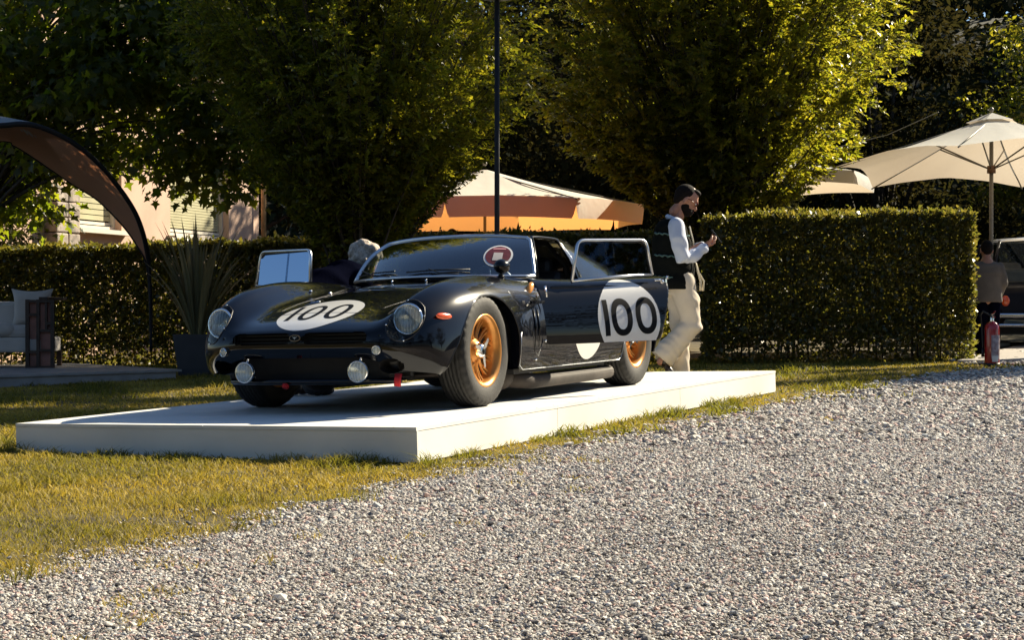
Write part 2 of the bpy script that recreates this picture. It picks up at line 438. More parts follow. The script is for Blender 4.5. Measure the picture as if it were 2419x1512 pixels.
# control net of one half of the body: rows run centre line -> hood valley -> fender crest -> flank -> sill
def st(x, zc, z1, z2, z3, crest, sh, mid, low, bot, xs=(0,) * 9):
    pts = [(x, 0, zc), (x, .22, z1), (x, .42, z2), (x, .53, z3), (x, *crest), (x, *sh), (x, *mid), (x, *low), (x, *bot)]
    return [(p[0] + d, p[1], p[2]) for p, d in zip(pts, xs)]
NET = [
 [(1.985,0,.318),(1.98,.22,.318),(1.965,.40,.316),(1.945,.50,.285),(1.915,.58,.245),(1.86,.655,.232),(1.79,.71,.222),(1.74,.74,.212),(1.70,.735,.20)],
 [(2.03,0,.37),(2.025,.22,.37),(2.01,.40,.37),(1.995,.50,.36),(1.965,.59,.34),(1.90,.675,.315),(1.82,.735,.285),(1.76,.765,.25),(1.71,.755,.215)],
 [(2.02,0,.45),(2.015,.22,.45),(2.0,.40,.447),(1.985,.50,.44),(1.955,.595,.43),(1.89,.695,.40),(1.81,.752,.345),(1.745,.778,.28),(1.70,.77,.218)],
 [(1.955,0,.492),(1.95,.22,.49),(1.935,.41,.488),(1.93,.51,.50),(1.905,.605,.52),(1.845,.71,.475),(1.775,.768,.395),(1.715,.79,.30),(1.675,.78,.22)],
 [(1.85,0,.535),(1.845,.22,.53),(1.835,.42,.525),(1.83,.52,.565),(1.815,.61,.605),(1.765,.728,.545),(1.705,.788,.435),(1.65,.805,.315),(1.62,.79,.22)],
 [(1.62,0,.600),(1.62,.22,.594),(1.62,.42,.582),(1.62,.53,.64),(1.61,.62,.685),(1.595,.762,.612),(1.57,.817,.46),(1.54,.822,.32),(1.52,.805,.21)],
 st(1.40, .648,.640,.618,.675, (.63,.724),(.78,.645),(.838,.475),(.838,.32),(.815,.20)),
 st(1.15, .690,.680,.648,.700, (.64,.748),(.79,.662),(.845,.478),(.845,.32),(.82,.195)),
 st(.90,  .722,.712,.680,.715, (.65,.752),(.79,.665),(.842,.475),(.842,.32),(.82,.19)),
 st(.65,  .748,.742,.715,.725, (.66,.742),(.787,.662),(.836,.468),(.836,.32),(.815,.188)),
 st(.42,  .765,.760,.742,.733, (.668,.728),(.786,.660),(.832,.465),(.832,.32),(.812,.188)),
 st(0.0,  .765,.762,.750,.742, (.685,.728),(.786,.662),(.830,.465),(.830,.32),(.812,.188)),
 st(-.45, .765,.762,.755,.750, (.69,.742),(.79,.672),(.835,.47),(.835,.32),(.812,.188)),
 st(-.80, .765,.765,.765,.765, (.68,.765),(.80,.700),(.852,.49),(.848,.32),(.82,.19)),
 st(-1.20,.78,.78,.78,.790, (.66,.80),(.81,.730),(.872,.50),(.865,.32),(.83,.20)),
 st(-1.60,.76,.76,.765,.775, (.65,.785),(.79,.720),(.85,.50),(.845,.34),(.82,.24)),
 st(-1.95,.70,.70,.70,.71, (.62,.715),(.72,.660),(.78,.48),(.77,.36),(.74,.30)),
 st(-2.10,.64,.64,.64,.64, (.56,.63),(.64,.580),(.70,.46),(.70,.37),(.68,.32)),
 st(-2.12,.45,.45,.45,.45, (.52,.45),(.60,.43),(.66,.40),(.66,.37),(.64,.33)),
]
CPN = np.array(NET)                       # (NI, 9, 3)
NI, NJ = CPN.shape[:2]
CPN[3:13, 4, 2] += .014; CPN[3:13, 5, 2] += .006; CPN[4:11, 4, 2] += .018; CPN[4:10, 3, 2] += .006; CPN[4:10, 5, 2] += .006
EXT = np.concatenate([2 * CPN[:1] - CPN[1:2], CPN, 2 * CPN[-1:] - CPN[-2:-1]], 0)
mir = EXT[:, 1:2] * np.array([1, -1, 1])
EXT = np.concatenate([mir, EXT, 2 * EXT[:, -1:] - EXT[:, -2:-1]], 1)

def S(u, v):
    """body surface: u in [0,NI-1] nose to tail, v in [0,NJ-1] centre line to sill (blend of B-spline and interpolating spline)"""
    u = np.clip(np.asarray(u, float), 0, NI - 1 - 1e-9); v = np.clip(np.asarray(v, float), 0, NJ - 1 - 1e-9)
    i = u.astype(int); j = v.astype(int); a = u - i; b = v - j
    def w(t):
        cr = [-.5*t**3 + t**2 - .5*t, 1.5*t**3 - 2.5*t**2 + 1, -1.5*t**3 + 2*t**2 + .5*t, .5*t**3 - .5*t**2]
        bs = [(1-t)**3/6, (3*t**3 - 6*t**2 + 4)/6, (-3*t**3 + 3*t**2 + 3*t + 1)/6, t**3/6]
        return [.5*c + .5*s for c, s in zip(cr, bs)]
    wa, wb = w(a), w(b)
    out = 0
    for p in range(4):
        for q in range(4):
            out = out + (wa[p] * wb[q])[..., None] * EXT[i + p, j + q]
    return out

def SN(u, v, e=1e-3):
    du = S(u + e, v) - S(u - e, v); dv = S(u, v + e) - S(u, v - e)
    n = np.cross(dv, du); L = np.linalg.norm(n, axis=-1, keepdims=True)
    return n / np.maximum(L, 1e-12)

def patch(u0, u1, v0, v1, nu, nv, masks, off=0.0, side=1, passes=3):
    """sample the body surface; masks: functions f(P)->signed value, cells where every mask is <= 0 stay.
    Vertices next to a mask border slide along the surface onto it, so that cut edges come out clean."""
    U, V = np.meshgrid(np.linspace(u0, u1, nu), np.linspace(v0, v1, nv), indexing='ij')
    hu = (u1 - u0) / (nu - 1); hv = (v1 - v0) / (nv - 1)
    P = S(U, V)
    snapped = np.zeros(U.shape, bool)
    for f in masks:
        moved = np.zeros(U.shape, bool)
        for it in range(passes):
            F0 = f(S(U, V)); e = 1e-3
            fu = (f(S(U + e, V)) - f(S(U - e, V))) / (2 * e); fv = (f(S(U, V + e)) - f(S(U, V - e))) / (2 * e)
            g2 = (fu * hu)**2 + (fv * hv)**2 + 1e-12
            su = -F0 * fu * hu * hu / g2; sv = -F0 * fv * hv * hv / g2
            if it == 0:
                near = (np.abs(su) < .52 * hu) & (np.abs(sv) < .52 * hv) & (np.sqrt((su/hu)**2 + (sv/hv)**2) < .62) & ~snapped
                moved = near
            U = np.where(moved, U + su, U); V = np.where(moved, V + sv, V)
        snapped |= moved
    P = S(U, V)
    keep = np.ones((nu - 1, nv - 1), bool)
    for f in masks:
        F0 = f(P); F0 = np.where(np.abs(F0) < 1e-4, 0, F0)
        c = (F0[:-1, :-1] + F0[1:, :-1] + F0[1:, 1:] + F0[:-1, 1:])
        keep &= c <= 0
    if off: P = P + SN(U, V) * off
    idx = np.arange(nu * nv).reshape(nu, nv)
    Fq = np.stack([idx[:-1, :-1], idx[:-1, 1:], idx[1:, 1:], idx[1:, :-1]], -1)[keep]
    used = np.unique(Fq); remap = np.full(nu * nv, -1); remap[used] = np.arange(len(used))
    Vv = P.reshape(-1, 3)[used].copy(); Fq = remap[Fq]
    if side < 0: Vv[:, 1] *= -1; Fq = Fq[:, ::-1]
    return Vv, Fq

def both(V, F):
    V2 = V.copy(); V2[:, 1] *= -1
    return np.concatenate([V, V2]), np.concatenate([F, F[:, ::-1] + len(V)])

# --- mask functions (positive = cut away)
def star(cx, cz, pts, ymin=.5):
    ang = np.array([math.atan2(z - cz, x - cx) for x, z in pts]); rad = np.array([math.hypot(x - cx, z - cz) for x, z in pts])
    o = np.argsort(ang); ang, rad = ang[o], rad[o]
    A = np.concatenate([ang - 2*PI, ang, ang + 2*PI]); Q = np.concatenate([rad, rad, rad])
    fa = np.linspace(-PI, PI, 361); fr = np.interp(fa, A, Q)
    k = np.hanning(21); k /= k.sum(); fr2 = np.convolve(np.concatenate([fr[-11:-1], fr, fr[1:11]]), k, 'valid')
    def f(P):
        dx, dz = P[..., 0] - cx, P[..., 2] - cz
        return np.where(P[..., 1] > ymin, np.interp(np.arctan2(dz, dx), fa, fr2) - np.hypot(dx, dz), -1)
    f.curve = lambda a: (cx + np.interp(a, fa, fr2) * np.cos(a), cz + np.interp(a, fa, fr2) * np.sin(a))
    return f
ARCH_F = star(1.22, .25, [(.845,.0),(.84,.15),(.842,.25),(.852,.36),(.872,.46),(.92,.55),(1.02,.618),(1.19,.645),(1.34,.625),(1.45,.57),(1.54,.49),(1.62,.38),(1.69,.29),(1.73,.20),(1.74,.05),(1.2,-.2)])
ARCH_R = star(-1.23, .25, [(-.86,.0),(-.86,.16),(-.865,.25),(-.89,.37),(-.96,.50),(-1.06,.585),(-1.2,.63),(-1.35,.61),(-1.5,.53),(-1.58,.40),(-1.61,.25),(-1.62,.0),(-1.2,-.2)])
def rrect(a, b, ca, cb, wa, wb, r):
    qa, qb = np.abs(a - ca) - wa + r, np.abs(b - cb) - wb + r
    return r - (np.hypot(np.maximum(qa, 0), np.maximum(qb, 0)) + np.minimum(np.maximum(qa, qb), 0))
X0D, X1D, Z0D = -.635, .43, .333          # door cut: rear edge, front edge, bottom
def door_f(P):
    zt = .95; x = P[..., 0]; z = P[..., 2]
    xr = -.665 + (.75 - z) * .36                                       # the rear edge of the door slants
    xs = X1D + (x - X1D) * (X1D - X0D) / (X1D - xr)
    f = rrect(xs, z, (X0D + X1D)/2, (Z0D + zt)/2, (X1D - X0D)/2, (zt - Z0D)/2, .045)
    return np.where(P[..., 1] > .62, f, -1)
def cabin_f(P):
    x, y = P[..., 0], P[..., 1]
    xw = .585 - .42 * (y / .66)**2
    return np.minimum(np.minimum(xw - x, x + 1.0), .655 - y) * np.where(P[..., 2] > .6, 1, 0) - np.where(P[..., 2] > .6, 0, 1)
def slot_f(P):
    f = rrect(P[..., 1], P[..., 2], .235, .428, .195, .031, .026)
    return np.where(P[..., 0] > 1.9, f, -1)
def ell(cy, cz, ry, rz, xmin=1.6, k=0.0):
    def f(P):
        y, z = P[..., 1] - cy, P[..., 2] - cz
        return np.where(P[..., 0] > xmin, (1 - np.hypot((y + k * z) / ry, z / rz)) * min(ry, rz), -1)
    return f
LAMP = ell(.612, .515, .088, .112)
TURN = ell(.492, .357, .026, .026, 1.9)
DUCT = ell(.545, .268, .070, .042, 1.75)
def car_paint():
    m, t, b = mat_new('black_car_paint')
    b.inputs['Base Color'].default_value = (0.0015, 0.002, 0.0045, 1)
    b.inputs['Roughness'].default_value = 0.25; b.inputs['Specular IOR Level'].default_value = 0.05
    b.inputs['Coat Weight'].default_value = 1.0; b.inputs['Coat Roughness'].default_value = 0.015; b.inputs['Coat IOR'].default_value = 1.42
    tc = node(t, 'ShaderNodeTexCoord'); nz = node(t, 'ShaderNodeTexNoise', i_Scale=7.0, i_Detail=2.0)
    bp = node(t, 'ShaderNodeBump', i_Strength=0.02, i_Distance=0.02)
    t.links.new(tc.outputs['Object'], nz.inputs['Vector']); t.links.new(nz.outputs['Fac'], bp.inputs['Height'])
    t.links.new(bp.outputs[0], b.inputs['Coat Normal'])
    return m
M_paint = car_paint()
M_white = pm('roundel_white', (0.78, 0.78, 0.76), 0.25, coat=0.6)
M_ink = pm('roundel_black', (0.003, 0.0035, 0.005), 0.5, spec=.12)
M_gold = pm('gold_magnesium', (0.60, 0.26, 0.06), 0.30, 0.55, var=0.12, scale=20)
M_glass = glass_mat('window_glass', (0.50, 0.58, 0.66), ior=1.35, base=0.02, refl=(.26, .36, .56))
M_screen = glass_mat('windscreen_glass', (0.50, 0.56, 0.58), base=0.17)
M_lampglass = glass_mat('lamp_glass', (0.96, 0.98, 0.98), ior=1.3, base=0.0)
def lens_mat():
    m = bpy.data.materials.new('fluted_lens'); m.use_nodes = True; t = m.node_tree; t.nodes.clear(); out = node(t, 'ShaderNodeOutputMaterial'); mx = node(t, 'ShaderNodeMixShader')
    tr = node(t, 'ShaderNodeBsdfTransparent', i_Color=(.92, .95, .93, 1)); pb = node(t, 'ShaderNodeBsdfPrincipled', i_Roughness=.12); pb.inputs['Base Color'].default_value = (.82, .84, .78, 1); pb.inputs['Coat Weight'].default_value = 1
    tc = node(t, 'ShaderNodeTexCoord'); wv = node(t, 'ShaderNodeTexWave', i_Scale=18.0); wv.bands_direction = 'Y'; bp = node(t, 'ShaderNodeBump', i_Strength=.4, i_Distance=.004)
    t.links.new(tc.outputs['Object'], wv.inputs[0]); t.links.new(wv.outputs['Fac'], bp.inputs['Height']); t.links.new(bp.outputs[0], pb.inputs['Normal'])
    mr = node(t, 'ShaderNodeMapRange'); mr.inputs[3].default_value = .30; mr.inputs[4].default_value = .44; t.links.new(wv.outputs['Fac'], mr.inputs[0]); t.links.new(mr.outputs[0], mx.inputs[0])
    t.links.new(tr.outputs[0], mx.inputs[1]); t.links.new(pb.outputs[0], mx.inputs[2]); t.links.new(mx.outputs[0], out.inputs[0]); return m
M_lens = lens_mat()
M_reflector = pm('lamp_reflector', (0.86, 0.86, 0.82), 0.22, 0.9)
M_orange = pm('orange_lens', (0.85, 0.10, 0.012), 0.2, coat=1.0)
M_amber = pm('amber_lens', (0.85, 0.33, 0.03), 0.2, coat=1.0)
M_red = pm('red_webbing', (0.45, 0.008, 0.012), 0.7, var=0.2, scale=40)
M_steel = pm('dull_exhaust_steel', (0.030, 0.022, 0.017), 0.7, 0.2, var=0.3, scale=9)

car = empty('sports_car', label='low black vintage racing coupe with white 100 roundels, gold wheels and both doors open', cat='car')
car.matrix_world = TILT

NU, NV = 18 * 13 + 1, 8 * 13 + 1
V, F = patch(0, NI - 1, 0, NJ - 1, NU, NV, [ARCH_F, ARCH_R, door_f, cabin_f, slot_f, LAMP, TURN, DUCT])
V, F = both(V, F)
body_me = mesh_np('body', V, F)
bm = bmesh.new(); bm.from_mesh(body_me); bmesh.ops.remove_doubles(bm, verts=bm.verts, dist=2e-4); bm.to_mesh(body_me); bm.free()
body = link('body', body_me, M_paint, car)

def sidex(x, z):
    """y of the flank at x, z"""
    us = np.linspace(0, NI - 1, 120); 
    key = sidex.cache
    d = (key[0] - x)**2 + (key[2] - z)**2
    return float(key[1][np.argmin(d)])
_U, _V = np.meshgrid(np.linspace(0, NI - 1, 400), np.linspace(4.3, NJ - 1, 140), indexing='ij')
_P = S(_U, _V); sidex.cache = (_P[..., 0].ravel(), _P[..., 1].ravel(), _P[..., 2].ravel())
_U, _V = np.meshgrid(np.linspace(1, NI - 1, 400), np.linspace(0, 6, 140), indexing='ij')
_P2 = S(_U, _V).reshape(-1, 3)
def topz(x, y):
    d = (_P2[:, 0] - x)**2 + (_P2[:, 1] - abs(y))**2
    return float(_P2[np.argmin(d), 2])

# rolled wheel arch lips, one tube each, following the cut edge
for nm, f, a0, a1 in (('arch', ARCH_F, -3, 186), ('arch', ARCH_R, -4, 184)):
    for s in (1, -1):
        mb = MB(); pts = []
        for a in np.radians(np.linspace(a0, a1, 60)):
            x, z = f.curve(a); pts.append((float(x), s * (sidex(x, z) - .004), float(z)))
        mb.tube(pts, .0065, 6)
        inner = [(p[0], p[1] - s * .06, p[2]) for p in pts]
        mb.grid([pts, inner])
        mb.build('wheel_arch_lip', M_paint, body)

# --- dark structure seen through the openings
mb = MB()
mb.box((.1, 0, .185), (1.5, 1.58, .03)); mb.box((1.28, 0, .30), (1.10, .96, .22)); mb.box((-1.35, 0, .33), (1.15, .98, .30))
mb.box((.60, 0, .40), (.05, 1.56, .44)); mb.box((-.80, 0, .42), (.05, 1.56, .48))
for s in (1, -1):
    mb.box((1.16, s * .47, .34), (.86, .02, .34)); mb.box((-1.25, s * .50, .46), (.9, .02, .56))
    mb.box((.72, s * .68, .40), (.04, .26, .42)); mb.box((-.76, s * .68, .42), (.04, .26, .46)); mb.box((-1.70, s * .62, .45), (.04, .30, .40))
    mb.box((-.10, s * .77, .25), (1.45, .06, .13))
mb.box((1.70, 0, .265), (.03, 1.10, .13)); mb.box((1.86, 0, .43), (.06, .86, .11))
mb.build('chassis', M_dark, car)

# --- grille bars inside the two nose slots and the open mouth below them
mb = MB()
for s in (1, -1):
    for k in range(3):
        mb.box((1.935, s * .235, .405 + .02 * k), (.05, .38, .004))
mb.build('slot_grille', M_black, body)
mb = MB()
for k in range(24):
    y = -.46 + k * .04; mb.box((1.80, y, .245), (.008, .006, .15))
for k in range(4): mb.box((1.80, 0, .19 + .035 * k), (.006, .96, .004))
mb.build('mouth_grille', M_black, car)
mb = MB(); P_ = []
for k in range(25):
    y = -.56 + 1.12 * k / 24; x = 1.965 - .14 * (abs(y) / .56)**2.6
    P_.append([(x, y, .200), (x + .012, y, .190), (x + .012, y, .174), (x - .02, y, .166), (x - .16, y, .166)])
mb.grid(P_); mb.build('lower_lip', M_paint, car)

# --- nose emblem: bronze oval with a small winged mark
EM = Matrix.Translation((2.028, -.002, .430)) @ Matrix.Rotation(R(90), 4, 'Z') @ Matrix.Rotation(R(80), 4, 'X')
mb = MB(); oval = [(.036 * math.cos(a), .019 * math.sin(a)) for a in np.linspace(0, 2 * PI, 28, endpoint=False)]
mb.prism(oval, 0, .006, EM); em = mb.build('nose_emblem', pm('bronze', (.32, .20, .10), .35, .9), body)
mb = MB(); ring = [(.031 * math.cos(a), .0145 * math.sin(a)) for a in np.linspace(0, 2 * PI, 28, endpoint=False)]
mb.prism(ring, .006, .0068, EM); mb.build('emblem_field', M_ink, em)
mb = MB(); mb.prism([(0, -.011), (.003, -.002), (.016, .008), (.004, .004), (0, .006), (-.004, .004), (-.016, .008), (-.003, -.002)], .0068, .0078, EM)
mb.build('emblem_bird', pm('pale_metal', (.6, .55, .45), .35, .8), em)

# --- lamps
def lamp(name, c, r, fwd, parent, depth=.06, bulge=.2, bezel=M_chrome, flutes=True):
    fwd = Vector(fwd).normalized(); M = Matrix.Translation(c) @ fwd.to_track_quat('Z', 'Y').to_matrix().to_4x4()
    o = MB().lathe([(0, -depth), (r * .5, -depth * .8), (r * .85, -depth * .35), (r * .95, -.002)], 28, M).build(name, M_reflector, parent)
    MB().lathe([(r * .90, -.006), (r * 1.02, -.004), (r * 1.07, .004), (r * 1.0, .012), (r * .90, .006)], 32, M).build('bezel', bezel, o)
    prof = [(r * .96 * math.cos(t), bulge * r * math.sin(t) + .004) for t in np.linspace(0, PI / 2, 8)]
    MB().lathe(prof, 28, M).build('lens', M_lens, o)
    if flutes:
        mb = MB()
        for k in range(-4, 5):
            y = k * r * .2; h = math.sqrt(max(0, (r * .9)**2 - y * y)); mb.add([M @ Vector(p) for p in ((y - r * .03, -h, -.001), (y + r * .03, -h, -.001), (y + r * .03, h, -.001), (y - r * .03, h, -.001))], [(0, 1, 2, 3)])
        mb.build('lens_flutes', M_lampglass, o)
    MB().sphere(c - fwd * depth * .45, (r * .14,) * 3, 10, 8).build('bulb', M_chrome, o)
    return o
for s in (1, -1):
    c = Vector((1.848, s * .612, .520)); lamp('headlight', c, .084, (1, s * .10, .10), car, bulge=.30)
    # bucket around the lamp and the clear fairing that follows the fender
    mb = MB(); rows = []
    for k in range(33):
        a = 2 * PI * k / 32; y, z = .612 + .088 * math.cos(a), .515 + .112 * math.sin(a)
        d = (_P2[:, 1] - y)**2 + (_P2[:, 2] - z)**2 + np.where(_P2[:, 0] > 1.55, 0, 9); xx = float(_P2[np.argmin(d), 0])
        rows.append([(xx, s * y, z), (xx - .03, s * y, z), (min(xx, 1.84) - .05, s * (.612 + .6 * (y - .612)), .52 + .6 * (z - .515)), (1.76, s * .612, .52)])
    mb.grid(rows); mb.build('headlight_bucket', M_paint, body)
    mb = MB(); mb.tube([(r[0][0] + .001, r[0][1], r[0][2]) for r in rows[:-1]], .0035, 6, closed=True); mb.build('fairing_trim', M_black, body)
    Vc, Fc = patch(1, 6.5, 2.8, 6.2, 80, 60, [lambda P: -LAMP(P)], off=.002, side=s)
    link('headlight_fairing', mesh_np('headlight_fairing', Vc, Fc), M_lampglass, body)
    for a in (20, 110, 200, 290):
        k = int((a % 360) / 360 * 32); MB().sphere(Vector(rows[k][0]) * 1 + Vector((.006, 0, 0)), .0055, 8, 6).build('fairing_screw', M_chrome, body)
    c = Vector((2.012 - .012, s * .492, .357)); lamp('turn_lamp', c, .024, (1, s * .25, 0), car, depth=.02, bulge=.45)
    c = Vector((1.985, s * .366, .240)); sp = lamp('driving_lamp', c, .058, (1, s * .03, .02), car, depth=.03, bulge=.38)
    MB().lathe([(.0, -.085), (.03, -.078), (.05, -.05), (.059, -.01)], 28, Matrix.Translation(c) @ Vector((1, 0, 0)).to_track_quat('Z', 'Y').to_matrix().to_4x4()).build('lamp_bowl', M_chrome, sp)
    MB().tube([c + Vector((-.03, 0, .055)), c + Vector((-.04, 0, .075)), c + Vector((-.02, 0, .09))], .008, 8).build('lamp_bracket', M_chrome, sp)
    # brake cooling duct in the lower nose corner
    mb = MB(); rr = []
    for k in range(25):
        a = 2 * PI * k / 24; y, z = .545 + .070 * math.cos(a), .268 + .042 * math.sin(a)
        xx = 1.93 - .45 * max(0, y - .52); rr.append([(xx + .012, s * y, z), (xx - .02, s * (.545 + .9 * (y - .545)), z), (xx - .16, s * (.545 + .7 * (y - .545)), z)])
    mb.grid(rr); mb.build('brake_duct', M_black, body)

# --- side marker, amber repeater, tow strap
sy = sidex(1.70, .535)
mb = MB(); mb.sphere((0, 0, 0), (.068, .014, .019), 18, 10, Matrix.Rotation(R(-4), 3, 'Y')); mb.build('side_marker', M_orange, body, loc=(1.705, sy + .004, .532), rot=(0, 0, R(-14)))
mb = MB(); mb.sphere((0, 0, 0), (.056, .020, .024), 18, 10); mb.build('amber_repeater', M_amber, body, loc=(.535, sidex(.535, .69) + .012, .688), rot=(R(20), R(38), R(0)))
mb = MB()
for k in range(2): mb.tube([(1.955, .60 + .006 * k, .225), (1.975, .605, .19), (1.968, .60, .158)], .020, 8, flat=.25)
mb.build('tow_strap', M_red, car)
mb = MB(); mb.tube([(1.98, -.10, .168), (1.99, -.10, .155)], .02, 8); mb.build('tow_eye', M_red, car)
# suspension and steering arms behind the lip
for s in (1, -1):
    for a, b, rr in (((1.25, s * .35, .20), (1.22, s * .66, .19), .016), ((1.05, s * .35, .22), (1.2, s * .66, .19), .016), ((1.55, s * .30, .19), (1.50, s * .62, .20), .012)): MB().tube([a, b], rr, 8).build('suspension_arm', M_steel, car)
for s in (1, -1):
    mb = MB()
    mb.tube([(.78, s * .55, .16), (.66, s * .70, .135), (.52, s * .745, .115), (.3, s * .75, .112), (-.45, s * .75, .112), (-.80, s * .76, .115)], [.05, .056, .05, .046, .046, .044], 14)
    mb.build('side_exhaust', M_steel, car)
    MB().sphere((.74, s * .62, .150), (.13, .11, .085), 18, 10).build('collector_cover', M_steel, car)

# sill edge line that catches the light
for s in (1, -1):
    mb = MB(); pts = []
    for z in (.42, .34, .27, .225): pts.append((.842 + .0, s * (sidex(.83, z) + .003), z))
    for x in np.linspace(.80, -.83, 16): pts.append((float(x), s * (.828), .196))
    for x, z in ((-.868, .21), (-.875, .25), (-.885, .33)): pts.append((x, s * (sidex(x, z) + .004), z))
    mb.tube(pts, .0017, 6); mb.build('sill_trim', M_alu, body)
# step line where the door meets the sill
    mb = MB(); mb.box((.02, s * .80, .329), (1.05, .045, .004)); mb.build('sill_step', M_black, body)

# --- vent behind the front wheel (left and right): recessed louvre panel with fins
for s in (1, -1):
    mb = MB()
    y0 = .838
    loop = [(.80, .60), (.50, .60), (.485, .56), (.50, .36), (.56, .27), (.62, .30), (.66, .42), (.80, .47)]
    mb.tube([(x, s * (sidex(x, z) + .002), z) for x, z in loop], .0025, 6, closed=True)
    for k in range(2):
        x = .54 + .06 * k; mb.tube([(x, s * (sidex(x, .55) + .001), .57), (x + .01, s * (sidex(x, .45) + .004), .45), (x + .015, s * (sidex(x, .34) + .001), .33)], [.003, .006, .003], 8)
    mb.box((.585, s * .842, .60), (.20, .012, .02)); mb.build('fender_vent', M_paint, body)
    for (x, z) in ((.475, .64), (.475, .60), (.462, .36), (.60, .25), (.45, .68)): MB().sphere((x, s * (sidex(x, z) + .004), z), .008, 10, 8).build('fastener', M_chrome, body)
    MB().tube([(.445, s * .835, .70), (.445, s * .845, .63)], .007, 8).build('door_hinge', M_chrome, body)

# --- roundels and numbers (thin stickers that follow the panels)
def seg(px, pz, ax, az, bx, bz, w):
    dx, dz = bx - ax, bz - az; L = math.hypot(dx, dz); t = ((px - ax) * dx + (pz - az) * dz) / L; n = (-(px - ax) * dz + (pz - az) * dx) / L
    return np.maximum(np.abs(t - L / 2) - L / 2, np.abs(n) - w / 2)
def zero(px, pz, cx, cz, wx, wz, w, sl=0):
    x, z = px - cx - sl * (pz - cz), pz - cz
    def se(a, b): return ((np.abs(x) / a)**2.3 + (np.abs(z) / b)**2.3)**(1 / 2.3)
    return np.maximum((se(wx, wz) - 1) * wx, (1 - se(wx - w, wz - w)) * (wx - w))
def digits(q, z):            # door numbers, q = distance back from the hinge line
    a = seg(q, z, .500, .605, .508, .374, .040)
    return np.minimum(np.minimum(a, zero(q, z, .632, .492, .087, .120, .041, -.02)), zero(q, z, .836, .498, .087, .120, .041, -.02))
RD = (.43 - .692, .478, .258)
def rnd(P): return np.hypot(P[..., 0] - RD[0], P[..., 2] - RD[1]) - RD[2]
def hood_c(P, off=0): return (np.hypot((P[..., 0] - 1.715) / .275, (P[..., 1] + .018) / .243) - 1) * .25
def hood_digits(P, s):
    y, x = s * P[..., 1], P[..., 0]
    a = seg(y, -x, -.163, -1.860, -.205, -1.585, .030)
    return np.minimum(np.minimum(a, zero(y, -x, -.066, -1.722, .063, .140, .030, -.08)), zero(y, -x, .092, -1.700, .063, .140, .030, -.08))

